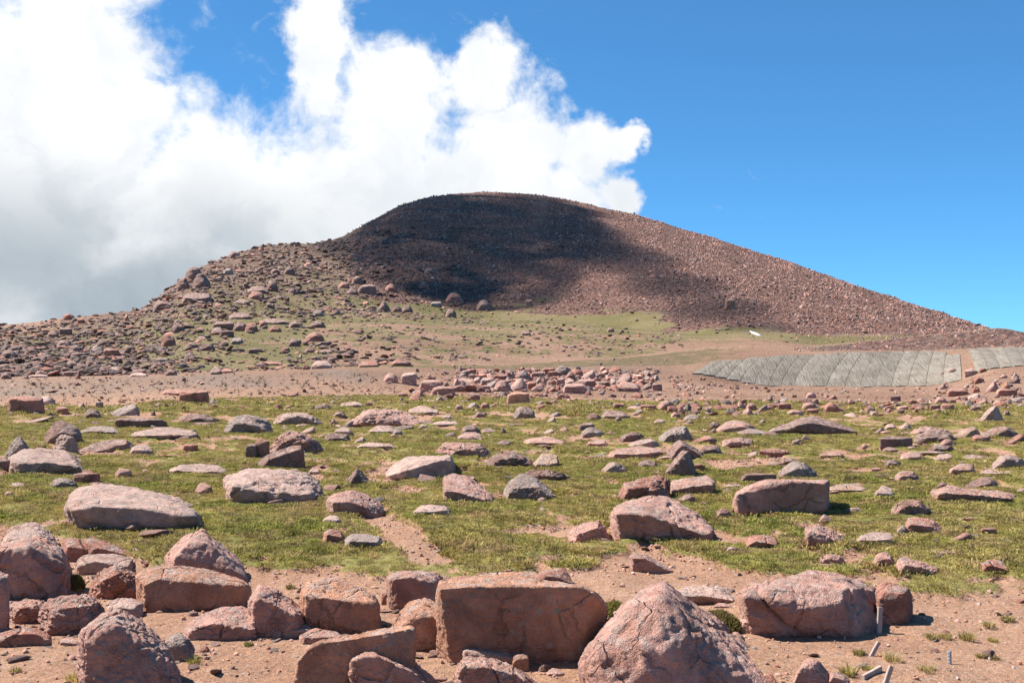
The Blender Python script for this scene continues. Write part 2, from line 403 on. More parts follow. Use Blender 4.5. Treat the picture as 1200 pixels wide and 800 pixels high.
def cmbw(T, a, b):
    n = T.n.new('ShaderNodeCombineXYZ')
    T.put(n.inputs[0], a); T.put(n.inputs[1], b); T.put(n.inputs[2], a)
    return n.outputs[0]
TONE = {'p': (.50, .275, .215), 'r': (.42, .190, .135), 'd': (.285, .170, .138), 'g': (.35, .265, .225), 'k': (.52, .34, .275), 'n': (.175, .118, .097), 't': (.46, .29, .205), 'o': (.53, .265, .165)}
def rock_material(name, scale=1.0, tone=None):
    m, T, b = mat(name)
    tc = T.n.new('ShaderNodeTexCoord'); oi = T.n.new('ShaderNodeObjectInfo')
    geo = T.n.new('ShaderNodeNewGeometry')
    cmb = T.n.new('ShaderNodeCombineXYZ')
    for i, k in enumerate((37.0, 53.0, 19.0)): T.put(cmb.inputs[i], T.math('MULTIPLY', oi.outputs['Random'], k))
    P = T.vmath('ADD', tc.outputs['Object'], cmb.outputs[0])
    P = T.vmath('MULTIPLY', P, (scale, scale, scale))
    n0 = T.noise(P, 1.6, 4, .6); n1 = T.noise(P, 5, 6, .65, .4); n2 = T.noise(P, 22, 5, .65); n3 = T.noise(P, 90, 3, .7)
    base = oi.outputs['Color']
    if tone:
        rgb = T.n.new('ShaderNodeRGB'); rgb.outputs[0].default_value = TONE[tone] + (1,)
        vr = T.ramp(oi.outputs['Random'], 0, 1, .72, 1.25, False)
        cv = T.n.new('ShaderNodeCombineColor')
        for i in range(3): T.put(cv.inputs[i], vr)
        base = T.mix(1.0, rgb.outputs[0], cv.outputs[0], 'MULTIPLY')
    val = T.ramp(n1, .28, .72, .52, 1.38, False)
    cc = T.n.new('ShaderNodeCombineColor')
    for i in range(3): T.put(cc.inputs[i], val)
    col = T.mix(1.0, base, cc.outputs[0], 'MULTIPLY')
    # rusty and pale patches of the granite
    col = T.mix(T.ramp(n0, .50, .68, 0, .55), col, T.mix(.6, base, (.38, .16, .09)))
    col = T.mix(T.ramp(n2, .56, .76, 0, .55), col, (.14, .086, .07))
    col = T.mix(T.ramp(n3, .60, .80, 0, .2 if tone else .55), col, (.50, .36, .30))
    col = T.mix(T.ramp(n3, .40, .24, 0, .6), col, (.085, .058, .05))
    # lichen on the weathered upper faces, with sunlit paleness painted onto tops
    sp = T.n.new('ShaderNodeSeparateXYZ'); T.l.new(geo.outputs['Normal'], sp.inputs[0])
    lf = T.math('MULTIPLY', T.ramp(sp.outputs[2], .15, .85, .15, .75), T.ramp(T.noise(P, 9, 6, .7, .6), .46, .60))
    lich_lit = T.mix(T.ramp(n2, .4, .6), (.50, .38, .32), (.30, .235, .20))
    if tone: lich_lit = T.mix(.72, lich_lit, T.mix(1.0, base, (1.25, 1.3, 1.35), 'MULTIPLY'))
    col = T.mix(lf, col, lich_lit)
    ls = T.voro(T.vmath('ADD', P, T.vmath('MULTIPLY', cmbw(T, n2, n1), (.05, .05, .05))), 13)
    col = T.mix(T.math('MULTIPLY', T.ramp(ls, .26, .18), T.ramp(T.noise(P, 2.3, 3, .6), .52, .66, 0, .6)), col, (.36, .345, .27))
    # dark varnish
    col = T.mix(T.math('MULTIPLY', T.ramp(T.noise(P, 3.1, 5, .6, .5), .60, .76), .45), col, (.09, .05, .043))
    T.l.new(col, b.inputs['Base Color'])
    b.inputs['Roughness'].default_value = .88
    cr = T.voro(T.vmath('ADD', P, T.vmath('MULTIPLY', cmbw(T, n0, n1), (.25, .25, .25))), 3.4, 'DISTANCE_TO_EDGE')
    crack = T.math('MULTIPLY', T.ramp(cr, .035, 0.0), T.ramp(n0, .45, .6))
    h = T.math('ADD', T.math('MULTIPLY', n1, .40), T.math('ADD', T.math('MULTIPLY', n2, .85), T.math('MULTIPLY', n3, .60)))
    h = T.math('SUBTRACT', h, T.math('MULTIPLY', crack, .8))
    bump(T, b, h, .042 / scale, 1.0)
    return m
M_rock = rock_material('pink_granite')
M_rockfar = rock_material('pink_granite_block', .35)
_KM = {}
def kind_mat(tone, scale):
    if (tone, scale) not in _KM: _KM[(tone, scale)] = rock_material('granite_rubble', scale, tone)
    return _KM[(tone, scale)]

def simple_noise_mat(name, a, c, scale, rough=.9, bd=.004, stretch=(1, 1, 1), spec=.25, metal=0):
    m, T, b = mat(name)
    tc = T.n.new('ShaderNodeTexCoord')
    P = T.vmath('MULTIPLY', tc.outputs['Object'], stretch)
    n = T.noise(P, scale, 6, .65); n2 = T.noise(P, scale * 6, 3, .6)
    col = T.mix(T.ramp(n, .3, .7), a, c)
    col = T.mix(T.ramp(n2, .55, .8, 0, .5), col, tuple(x * .5 for x in a))
    T.l.new(col, b.inputs['Base Color']); b.inputs['Roughness'].default_value = rough
    b.inputs['Specular IOR Level'].default_value = spec; b.inputs['Metallic'].default_value = metal
    bump(T, b, T.math('ADD', n, T.math('MULTIPLY', n2, .5)), bd)
    return m
M_wood = simple_noise_mat('weathered_wood', (.30, .225, .19), (.44, .35, .30), 18, .85, .002, (1, 1, .12))
M_steel = simple_noise_mat('galvanised_steel', (.33, .335, .33), (.46, .46, .45), 30, .5, .001, (1, 1, 1), .5, .6)
M_snow = simple_noise_mat('old_snow', (.78, .79, .82), (.88, .89, .90), 1.2, .6, .03)

def mat_blanket():
    m, T, b = mat('grey_straw_matting')
    tc = T.n.new('ShaderNodeTexCoord'); oi = T.n.new('ShaderNodeObjectInfo'); P = tc.outputs['Object']
    n = T.noise(P, .9, 6, .65); n2 = T.noise(P, 7, 5, .7); n3 = T.noise(T.vmath('MULTIPLY', P, (2.4, .22, .22)), 3, 5, .7)
    col = T.mix(T.ramp(n, .35, .65), (.215, .178, .140), (.285, .245, .198))
    col = T.mix(T.ramp(n3, .48, .66, 0, .75), col, (.115, .10, .072))
    col = T.mix(T.ramp(n2, .60, .76, 0, .75), col, (.05, .046, .036))
    val = T.ramp(oi.outputs['Random'], 0, 1, .84, 1.14, False)
    cc = T.n.new('ShaderNodeCombineColor')
    for i in range(3): T.put(cc.inputs[i], val)
    col = T.mix(1.0, col, cc.outputs[0], 'MULTIPLY')
    T.l.new(col, b.inputs['Base Color'])
    bump(T, b, T.math('ADD', n2, T.math('ADD', n, T.math('MULTIPLY', n3, 1.6))), .11)
    return m
M_blanket = mat_blanket()

def mat_turf(name, dark=1.0):
    m, T, b = mat(name)
    geo = T.n.new('ShaderNodeNewGeometry'); P = geo.outputs['Position']; oi = T.n.new('ShaderNodeObjectInfo')
    n = T.noise(P, .75, 5, .6); n2 = T.noise(P, 3.6, 4, .6); nf = T.noise(P, .16, 3, .6)
    a = T.mix(T.ramp(nf, .4, .62), (.25 * dark, .25 * dark, .055 * dark), (.33 * dark, .30 * dark, .08 * dark))
    col = T.mix(T.ramp(n, .36, .58, 0, .9), a, (.38 * dark, .30 * dark, .10 * dark))
    col = T.mix(T.ramp(n2, .46, .66, 0, .85), col, (.40 * dark, .275 * dark, .135 * dark))
    rr = T.math('MULTIPLY', T.ramp(oi.outputs['Random'], 0, 1, .65, 1.35, False), T.ramp(T.noise(P, 5.0, 5, .7), .34, .60, .60, 1.15))
    cc = T.n.new('ShaderNodeCombineColor')
    for i in range(3): T.put(cc.inputs[i], rr)
    col = T.mix(1.0, col, cc.outputs[0], 'MULTIPLY')
    T.l.new(col, b.inputs['Base Color'])
    b.inputs['Roughness'].default_value = .7; b.inputs['Specular IOR Level'].default_value = .2
    # thin leaves let light through
    tr = T.n.new('ShaderNodeBsdfTranslucent'); T.l.new(col, tr.inputs[0])
    mx = T.n.new('ShaderNodeMixShader'); mx.inputs[0].default_value = .35
    T.l.new(b.outputs[0], mx.inputs[1]); T.l.new(tr.outputs[0], mx.inputs[2])
    o = [x for x in T.n if x.type == 'OUTPUT_MATERIAL'][0]; T.l.new(mx.outputs[0], o.inputs[0])
    return m
M_turf = mat_turf('turf_leaves')
M_cush = mat_turf('cushion_leaves', .72)

# ------------------------------------------------------------------ the land
def build_land():
    ys = [-30, -20, -12, -7, -4, -2, 0, 1.5, 2.5, 3.2, 3.8]
    y = 4.2
    while y < 640:
        ys.append(y); y += max(.05, .0075 * y) if y < 520 else 15
    ys = np.array(ys)
    u = np.concatenate([np.linspace(-1.3, -.62, 24)[:-1], np.linspace(-.62, .62, 420), np.linspace(.62, 1.3, 24)[1:]])
    w = np.maximum(ys, 0) + 3.0
    Xg = u[None, :] * w[:, None]
    extra = np.array([4, 12, 30, 70])
    Xg = np.concatenate([(Xg[:, :1] - extra[::-1][None]), Xg, (Xg[:, -1:] + extra[None])], 1)
    Yg = np.repeat(ys[:, None], Xg.shape[1], 1)
    sh = Xg.shape
    X, Y = Xg.ravel(), Yg.ravel()
    g = grass_mask(X, Y); s = scree_mask(X, Y)
    Z = Hn(X, Y) + np.where(Y < 45, sst(.25, .7, g) * .045, 0)
    pxs = colpx(X, Y)
    s = np.maximum(s, .60 * sst(915, 985, pxs) * sst(-.4, 1.0, Y - line_d(3, pxs)) * sst(-.5, -2.2, Y - line_d(4, pxs)))
    GRID.update(ys=ys, u=u, Z=Z.reshape(sh)[:, 4:-4])
    px = colpx(X, Y)
    d0, d1, d3, d4 = line_d(0, px), line_d(1, px), line_d(3, px), line_d(4, px)
    far = sst(34, 60, Y)
    grey = sst(480, 380, px) * sst(.2, .6, (Y - d0) / (d1 - d0)) * sst(1.3, 1.05, (Y - d0) / (d1 - d0)) + .6 * sst(560, 640, px) * sst(820, 700, px) * sst(d1 - 6, d1, Y) * sst(d1 + 16, d1 + 6, Y)
    n = fbm(X * .25, Y * .25, 0, 3, .5, 55)
    d2_ = line_d(2, px)
    grey = grey + .9 * sst(920, 970, px) * sst(d3 - .5, d3 + .8, Y) * sst(d4 + .2, d4 - .5, Y)
    grey = np.clip(grey * (.5 + n), 0, 1)
    olive = sst(500, 600, px) * sst(d1, d1 + 4, Y) * sst(d4 + 6, d4, Y)
    vid = np.arange(X.size).reshape(sh)
    q = np.stack([vid[:-1, :-1], vid[:-1, 1:], vid[1:, 1:], vid[1:, :-1]], -1).reshape(-1, 4)
    fx = X[q].mean(1); fy = Y[q].mean(1); fp = colpx(fx, fy)
    D = [line_d(i, fp) for i in range(7)]
    is_m = fy > D[5]
    is_road = ((fy > D[1]) & (fy < D[2]) & (fp < 470)) | ((fy > D[3]) & (fy < D[4]) & (fp > 470) & (fp < 905))
    sel = {'ground': ~is_m & ~is_road, 'mountain': is_m, 'dirt_road': is_road & ~is_m}
    for name, mk in sel.items():
        f = q[mk]; used, inv = np.unique(f, return_inverse=True)
        me = new_mesh(name, np.stack([X, Y, Z], 1)[used], quads=inv.reshape(-1, 4))
        gg = g * (.15 if name == 'dirt_road' else 1.0)
        for an, av in (('grass', gg), ('scree', s), ('grey', grey), ('far', far), ('olive', olive)):
            a = me.attributes.new(an, 'FLOAT', 'POINT'); a.data.foreach_set('value', av[used].astype(np.float32))
        me.materials.append(M_ground)
        o = link(bpy.data.objects.new(name, me)); tag(o, kind='structure')
        if name == 'ground': tag(o, 'pink gravel and green alpine turf sloping away to the road bank')
        if name == 'mountain': tag(o, 'bare reddish mountain of broken rock with a rounded top')
        if name == 'dirt_road': tag(o, 'pinkish dirt road running across below the mountain')
build_land()

# ------------------------------------------------------------------ rocks
_ICO = {}
def ico(n):
    if n not in _ICO:
        bm = bmesh.new(); bmesh.ops.create_icosphere(bm, subdivisions=n, radius=1.0)
        v = np.array([x.co[:] for x in bm.verts]); f = np.array([[l.index for l in x.verts] for x in bm.faces])
        bm.free(); _ICO[n] = (v / np.linalg.norm(v, axis=1)[:, None], f)
    return _ICO[n]
_TRI = {}
def hull_planes(P):
    """faces of the convex hull of a few dozen points, by trying every triple"""
    n = len(P)
    if n not in _TRI: _TRI[n] = np.array([(i, j, k) for i in range(n) for j in range(i + 1, n) for k in range(j + 1, n)])
    t = _TRI[n]
    A, B, Cc = P[t[:, 0]], P[t[:, 1]], P[t[:, 2]]
    nn = np.cross(B - A, Cc - A); ln = np.linalg.norm(nn, axis=1)
    ok = ln > 1e-5; nn = nn[ok] / ln[ok][:, None]; d = (nn * A[ok]).sum(1); ar = ln[ok]
    s = nn @ P.T - d[:, None]
    out = (s < 1e-6).all(1); inn = (s > -1e-6).all(1)
    nn = np.concatenate([nn[out], -nn[inn]]); d = np.concatenate([d[out], -d[inn]]); ar = np.concatenate([ar[out], ar[inn]])
    N, Dd = [], []
    for k in np.argsort(-ar):
        for q, m in enumerate(N):
            if nn[k] @ m > .992: Dd[q] = max(Dd[q], d[k]); break
        else: N.append(nn[k]); Dd.append(d[k])
    return np.array(N), np.array(Dd)
def rock_shape(P, sub, seed, cuts=6, cutr=(.86, .97), sharp=22, rough=1.0, crack=0, strata=0.0):
    """a boulder grown inside the hull of the points P: split faces, worn edges, broken relief"""
    rng = np.random.default_rng(seed)
    lo, hi = P.min(0), P.max(0); c = (lo + hi) / 2; s = np.maximum((hi - lo) / 2, 1e-4)
    Q = (P - c) / s
    N, D = hull_planes(Q)
    # a centre well inside
    cc = np.zeros(3)
    for _ in range(60):
        gap = D - N @ cc; k = gap.argmin(); cc = cc - N[k] * .03 if gap[k] < .4 else cc
    D = D - N @ cc
    D = np.maximum(D, .08)
    dirs, F3 = ico(sub)
    for _ in range(cuts):
        n = rng.normal(size=3); n[2] *= .8; n /= np.linalg.norm(n)
        den = np.maximum(N @ dirs.T, 1e-6)
        rr = (D[:, None] / den); rr[N @ dirs.T <= 1e-6] = 1e9
        r = rr.min(0)
        sup = ((dirs @ n) * r).max()
        N = np.vstack([N, n]); D = np.append(D, sup * rng.uniform(*cutr))
    sharp = sharp * 3.0
    a = np.maximum(dirs @ N.T, 0) / D[None]
    r = (a ** sharp).sum(1) ** (-1.0 / sharp)
    V = dirs * r[:, None] * 1.01
    V = c + s * (V + cc)
    size = float((s[0] * s[1] * s[2]) ** (1 / 3)) * 2
    # normals
    fn = np.cross(V[F3[:, 1]] - V[F3[:, 0]], V[F3[:, 2]] - V[F3[:, 0]])
    vn = np.zeros_like(V)
    for k in range(3): np.add.at(vn, F3[:, k], fn)
    vn /= np.linalg.norm(vn, axis=1)[:, None] + 1e-12
    o = rng.uniform(0, 50, 3)
    q = V / size
    # layers of the stone lean a little
    ax = rng.normal(size=3) * .25 + np.array([0, 0, 1.0]); ax /= np.linalg.norm(ax)
    qs = q + (q @ ax)[:, None] * ax * strata * 2.2
    X = qs + o
    d = .016 * fbm(X[:, 0] * 1.5, X[:, 1] * 1.5, X[:, 2] * 1.5, 3, .5, seed)
    if sub >= 4:
        bl = np.abs(fbm(X[:, 0] * 3.2, X[:, 1] * 3.2, X[:, 2] * 3.2, 3, .5, seed + 3))
        d = d - .07 * rough * (.12 - bl) * (bl < .12)
        st = fbm(X[:, 0] * 2.3, X[:, 1] * 2.3, X[:, 2] * 2.3, 3, .55, seed + 5) * 4
        fl = np.floor(st); d = d + .018 * (fl + sst(.30, .70, st - fl)) - .02 * st * .4
    if sub >= 5:
        d = d + .020 * fbm(X[:, 0] * 9, X[:, 1] * 9, X[:, 2] * 9, 4, .6, seed + 7)
    if sub >= 6:
        d = d - .011 * np.abs(fbm(X[:, 0] * 26, X[:, 1] * 26, X[:, 2] * 26, 4, .65, seed + 11))
    for k in range(crack):
        n = rng.normal(size=3); n[2] *= .5; n /= np.linalg.norm(n)
        t = q @ n - (q.mean(0) @ n) - rng.uniform(-.3, .3) + .13 * fbm(X[:, 0] * 2, X[:, 1] * 2, X[:, 2] * 2, 3, .5, seed + 13 + k)
        d = d - .045 * np.exp(-(t / .010) ** 2) * sst(-.1, .15, fbm(X[:, 0], X[:, 1], X[:, 2], 2, .5, seed + 19 + k) + .08)
    V = V + vn * (d * size * rough)[:, None]
    return V, F3

def obj_rock(name, V, Fc, org, tone, material=None, rng=None):
    me = new_mesh(name, V - np.array(org), tris=Fc)
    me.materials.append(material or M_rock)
    o = link(bpy.data.objects.new(name, me)); o.location = org
    j = 1 + (rng or RNG).uniform(-.10, .10)
    o.color = tuple(min(1, c * j) for c in TONE[tone]) + (1,)
    return o
def P3(px, row, y): return np.array([(px - 600) / F * y, y, EYE - (row - HOR) / F * y])
ROCKS = []          # (object, x0, x1, y0, y1, style, tone, landmark or None, size class)

def hero(outline, base, tone, label, front=None, depth=.7, sub=6, sharp=24, crack=1, rough=1.0, cuts=5, cutr=(.84, .95), strata=0.0, name='boulder', short=None, sink=.16, seed=None, back=.8, lean=.8, at=None):
    """outline: what the photograph shows of the stone's edge; front: points of its near faces; both become points in space at their own depth"""
    xs = [p[0] for p in outline]; ys = [p[1] for p in outline]
    x0, x1, y0, y1 = min(xs), max(xs), min(ys), max(ys)
    if sub == 7 and (base < 660 or x1 - x0 < 115): sub = 6
    hit = ray_hit((x0 + x1) / 2, base)
    if hit is None: return None
    if at: hit = P3((x0 + x1) / 2, base, at)
    D0 = hit[1]; m = D0 / F * (x1 - x0); dep = depth * 1.2 * m
    pts = []
    for (px, row) in outline:
        t = (base - row) / max(base - y0, 1)
        dd = dep * (.05 + (lean - .05) * sst(0, .45, np.float64(t)))
        pts.append(P3(px, row, D0 + dd))
    if front:
        for fp in front:
            dd = fp[2] * dep if len(fp) > 2 else 0.0
            pts.append(P3(fp[0], fp[1], D0 + dd))
    cx = (x0 + x1) / 2
    for (px, row) in outline:                       # the far side, out of sight from here
        t = (base - row) / max(base - y0, 1)
        if t > .25:
            rr = base - (base - row) * .86
            pts.append(P3(cx + (px - cx) * back, rr + 2, D0 + dep))
    hgt = (base - y0) * D0 / F
    for px in () if at else (x0 + .02 * (x1 - x0), x1 - .02 * (x1 - x0)):
        p = P3(px, base, D0 + .35 * dep); gz = float(H(p[0], p[1])); pts.append(np.array([p[0], p[1], gz - sink * hgt - .01]))
        p = P3(cx + (px - cx) * .9, base, D0 + .95 * dep); gz = float(H(p[0], p[1])); pts.append(np.array([p[0], p[1], gz - sink * hgt - .01]))
        p = P3(cx + (px - cx) * .85, base, D0 + .08 * dep); gz = float(H(p[0], p[1])); pts.append(np.array([p[0], p[1], gz - sink * hgt - .01]))
    if at:
        for px in (x0 + 4, x1 - 4):
            for k in (.1, .9): pts.append(P3(px, base, D0) + np.array([0, k * dep, -.015]))
    P = np.array(pts)
    sd_ = seed if seed is not None else int(x0 * 7 + base * 13) % 9973
    V, Fc = rock_shape(P, sub, sd_, cuts, cutr, sharp, rough, crack, strata)
    o = obj_rock(name, V, Fc, (hit[0], D0 + .4 * dep, hit[2]), tone)
    tag(o, label, name, 'rocks and boulders on the tundra')
    ROCKS.append((o, x0, x1, y0, base, 'h', tone, short, label))
    return o

STY = {'s': ('flat slab', 'slab', .34), 'b': ('blocky', 'stone', .74), 'd': ('rounded', 'stone', .62), 'p': ('pointed', 'stone', .55), 'w': ('wedge shaped', 'stone', .5), 'l': ('lumpy', 'stone', .6)}
def param(x0, x1, y0, y1, sty, tone, short=None, label=None, sub=None):
    w, h = x1 - x0, y1 - y0; cx = (x0 + x1) / 2
    rng = np.random.default_rng(int(x0 * 31 + y1 * 17 + w))
    hit = ray_hit(cx, y1)
    if hit is None: return None
    D0 = hit[1]; m = D0 / F
    f = STY[sty][2] * rng.uniform(.85, 1.15)
    slope = max((y0 - HOR) / F, .0) + .03
    dep = min((1 - f) * h * m / max(slope, .05), (.95 if sty == 's' else .75) * w * m); dep = max(dep, .40 * w * m)
    pts = []
    def A(fx, fh, fd): pts.append(P3(x0 + fx * w, y1 - fh * h, D0 + fd * dep))
    j = lambda a=.06: rng.uniform(-a, a)
    if sty == 's':
        for fx, fh, fd in ((.0, .25, .3), (.03, .05, .1), (.12, f, .0), (.5, f * .8, -.04), (.85, f, .02), (.97, .08, .1), (1., .35, .35), (.9, .8, .8), (.62, 1., 1.), (.3, .92, .9), (.1, .6, .6), (.5, 0, 0)): A(fx + j(.05), np.clip(fh + j(.08), 0, 1), fd)
        A(.55 + j(.2), 1., .95)
    elif sty == 'b':
        l, r = j(.08) + .04, 1 - abs(j(.08))
        for fx, fh, fd in ((l, f, .02), (r, f + .05, .12), (.0, .1, .1), (1., .08, .12), (.5, 0, 0), (.02, .6, .25), (.08 + l, 1. - rng.uniform(0, .2), .7), (.9, 1. - rng.uniform(0, .25), .8), (.4 + j(.2), 1., .8), (.99, .5, .5), (.5 + j(.2), f + j(.08), -.03)): A(fx, fh, fd)
    elif sty in 'dl':
        for a in np.linspace(0, math.pi, 9): A(.5 - .5 * math.cos(a) * (1 + j(.06)), max(0, math.sin(a) ** .8 * (1 + j(.10)) * .98 + .02), .35)
        for a in np.linspace(.3, math.pi - .3, 5): A(.5 - .36 * math.cos(a), math.sin(a) * f * (1 + j(.15)), -.02)
        A(.35 + j(.1), 1, .5)
    elif sty == 'p':
        ap = .5 + j(.15)
        for fx, fh, fd in ((ap, 1., .4), (ap - .08, .93, .3), (0, .05, .3), (.08, .2, .2), (1., .05, .3), (.9, .25, .3), (ap + j(.1), f, -.03), (.35, .0, 0), (.7, 0, .0)): A(fx, fh, fd)
    elif sty == 'w':
        ap = .74 + j(.08)
        for fx, fh, fd in ((ap, 1., .45), (ap - .18, .92, .55), (0, .08, .2), (.1, .35, .45), (1., .1, .4), (.96, .5, .4), (ap + .02, f * 1.2, .02), (.3, .02, 0), (.8, 0, .02), (.4, .75, .7)): A(fx, fh, fd)
    for fx in (-.01, 1.01):
        for fd in (.10, .95):
            p = P3(x0 + fx * w, y1, D0 + fd * dep); pts.append(np.array([p[0], p[1], float(H(p[0], p[1])) - .22 * h * m - .01]))
    for fx, fh in ((.2, .5), (.8, .5), (.5, .7)):
        A(.5 + (fx - .5) * .85, fh * .85, 1.0)
    sub = sub or (6 if w > 60 else 5 if w > 28 else 4)
    V, Fc = rock_shape(np.array(pts), sub, int(x0 * 7 + y1 * 13) % 9973, 4 if sty != 'd' else 7, (.78, .94) if sty != 'd' else (.84, .96), 20 if sty in 'dl' else 30, 1.9 if sty == 'l' else 1.1, 1 if w > 60 else 0, .8 if sty in 'sl' else .2)
    big = m * w
    nm = 'boulder' if big > .75 else 'rock' if big > .3 else 'stone'
    o = obj_rock(nm, V, Fc, (hit[0], D0 + .4 * dep, hit[2]), tone, M_rock if D0 < 60 else M_rockfar, rng)
    tag(o, label, nm, 'rocks and boulders on the tundra')
    ROCKS.append((o, x0, x1, y0, y1, sty, tone, short, label))
    return o

# ------------------------------------------------------------------ boulders of the foreground, one by one
hero([(-5,640),(10,634),(25,630),(48,628),(72,639),(80,655),(85,670),(80,690),(62,698),(28,701),(5,703),(-22,700),(-28,665)], 702, 'p', 'big rounded pink boulder at the left edge with a pale sunlit top',
     [(-12,648),(6,648),(34,637,.05),(40,655,-.02),(44,672,0),(12,700),(62,696,.05),(74,662,.2)], .75, 7, 18, 1, 1.1, short='the big rounded boulder at the left edge')
hero([(0,635),(15,617),(30,612),(45,611),(62,624),(74,640),(60,650),(5,648)], 650, 'k', 'pale humped boulder showing its top behind the big rounded boulder at the left edge', [(12,632),(45,630)], .7, 6, 16, 0, 1.3, strata=.8)
hero([(72,633),(80,630),(92,632),(104,645),(98,655),(82,658),(74,650)], 658, 'r', 'small red blocky rock between the big rounded left boulder and the long red slab', [(80,640),(97,643),(84,655)], .8, 5)
hero([(96,632),(105,628),(130,637),(156,646),(158,654),(140,652),(120,648),(100,645)], 655, 'r', 'long low red slab with a raised spine at the turf edge behind the left boulders', [(108,640),(135,646),(152,651)], .5, 6, 26, 0)
hero([(88,664),(92,655),(100,649),(120,646),(140,649),(155,654),(157,662),(150,667),(118,673),(92,671)], 673, 'k', 'pale flat-topped rock with a dark red notch right of the big rounded left boulder', [(92,662),(112,657),(118,664),(150,663)], .8, 6, 24, 0)
hero([(105,693),(108,682),(115,672),(124,664),(135,660),(148,666),(160,672),(165,688),(164,702),(140,700),(120,702)], 702, 'r', 'rugged lumpy red rock just left of the long split boulder', [(118,680),(135,672),(150,684),(130,696)], .8, 6, 20, 1, 1.9)
hero([(162,672),(170,667),(190,662),(212,660),(240,666),(262,672),(280,678),(291,685),(292,700),(290,706),(258,711),(225,716),(200,714),(185,710),(165,696)], 716, 'o', 'smooth pink loaf shaped boulder with a flat sunlit top left of centre in the foreground',
     [(167,675),(186,677),(205,674),(222,679),(240,681),(285,686),(225,713,0),(180,704,.05),(258,708)], 0.5, 7, 30, 1, .75, lean=.9, short='the loaf shaped boulder')
hero([(193,650),(198,644),(207,641),(213,633),(220,626),(230,622),(237,620),(245,627),(252,635),(268,646),(282,657),(288,668),(289,680),(260,682),(215,676),(194,664)], 684, 'p', 'steep pink peaked boulder standing behind the loaf shaped boulder', [(208,650),(236,628,.15),(240,650,.05),(275,668)], .7, 7, 22, 1, .9, short='the peaked boulder')
hero([(-18,668),(-5,668),(3,671),(9,674),(11,700),(8,722),(5,737),(-18,740)], 740, 'p', 'tall rock cut off by the left edge in front of the big rounded boulder', [(-6,676),(6,680),(4,730)], .8, 6)
hero([(-14,745),(0,741),(18,736),(30,734),(42,736),(50,739),(60,746),(62,753),(40,757),(-14,758)], 757, 'r', 'low dark red rock in shade at the bottom left edge of the photo', [(10,743),(40,742),(56,750)], .7, 6)
hero([(8,712),(16,705),(30,701),(44,701),(52,704),(58,716),(55,728),(40,730),(12,720)], 730, 'p', 'half buried ridged rock left of the row of broken pink ridges', [(20,711),(40,710),(45,722)], .8, 6, 18, 0, 2.0, strata=.7)
hero([(46,710),(55,703),(68,699),(82,697),(105,697),(118,704),(122,714),(116,728),(104,738),(92,744),(72,737),(55,728)], 744, 'p', 'broad low rock with broken slanting ridges behind the big front left boulder', [(65,711),(95,710),(85,728)], .8, 7, 18, 1, 2.0, strata=.8)
hero([(92,748),(94,738),(103,732),(112,727),(122,717),(132,711),(145,711),(155,717),(163,729),(175,738),(186,749),(200,760),(207,775),(212,795),(216,818),(96,818),(92,780)], 822, 'p', 'large rugged boulder at the bottom left with broad shaded front and ridged top',
     [(97,741),(108,735),(132,732),(145,738,.0),(158,757,.02),(165,775,.0),(160,812,-.05),(120,816,-.05),(98,800),(170,760,.15),(200,775,.2)], .7, 7, 20, 2, 1.3, short='the rugged bottom left boulder')
hero([(124,706),(130,702),(140,700),(155,700),(168,706),(167,718),(160,725),(140,716)], 726, 'k', 'small pale sunlit slab behind the rugged bottom left boulder', [(140,711),(160,714)], .8, 5)
hero([(193,752),(197,745),(205,741),(214,741),(222,746),(228,758),(227,767),(212,775),(200,767)], 775, 'g', 'small grey angular rock at the right foot of the rugged bottom left boulder', [(202,753),(216,756),(213,770)], .8, 6, 22, 1, 1.4)
hero([(214,738),(224,727),(235,718),(248,712),(262,710),(280,710),(296,712),(304,730),(302,748),(285,750),(265,748),(235,743)], 750, 'p', 'low spreading slab in front of the loaf shaped boulder', [(225,737),(258,727),(270,742),(298,735)], .8, 6, 20, 1, 1.3, strata=.5)
hero([(291,695),(296,687),(303,684),(312,685),(320,689),(330,698),(345,705),(358,713),(360,722),(345,730),(325,738),(305,747),(297,744),(292,720)], 747, 'p', 'pink angular boulder sloping down to the right beside the loaf shaped boulder', [(297,696),(313,704),(305,740),(330,717),(352,724)], .7, 7, 20, 1, 1.4, short='the sloping angular boulder')
hero([(351,697),(355,688),(362,681),(372,677),(384,676),(393,678),(400,676),(408,680),(418,687),(430,692),(441,697),(447,707),(446,722),(442,733),(430,742),(410,740),(382,726),(362,713)], 742, 'o', 'boulder with two round humps and an undercut front, left of the long leaning slab',
     [(356,697),(380,703),(410,706),(440,708),(434,737),(405,733),(375,716)], .75, 7, 20, 1, 1.2, short='the two-humped boulder', cuts=2)
hero([(350,744),(358,739),(370,735),(385,738),(397,741),(403,745),(385,750),(365,754),(354,751)], 754, 'p', 'thin flat slab lying in front of the two-humped boulder', [(356,747),(365,750),(398,745)], .6, 5)
hero([(325,733),(340,727),(360,727),(375,735),(372,744),(345,748),(328,742)], 748, 'k', 'low pale rock half buried in gravel below the sloping angular boulder', [(335,738),(360,738)], .8, 6, 18, 0, 1.4)
hero([(342,806),(347,785),(352,770),(359,757),(372,751),(390,747),(410,746),(425,744),(448,739),(470,734),(482,732),(486,735),(486,755),(485,770),(462,776),(430,792),(405,812),(342,814)], 812, 'o', 'long leaning slab set on edge in the foreground, its dark face in shade',
     [(350,775),(362,760,.0),(395,752),(425,750),(470,742),(482,738),(470,772),(400,805)], .32, 7, 28, 1, .9, short='the long leaning slab')
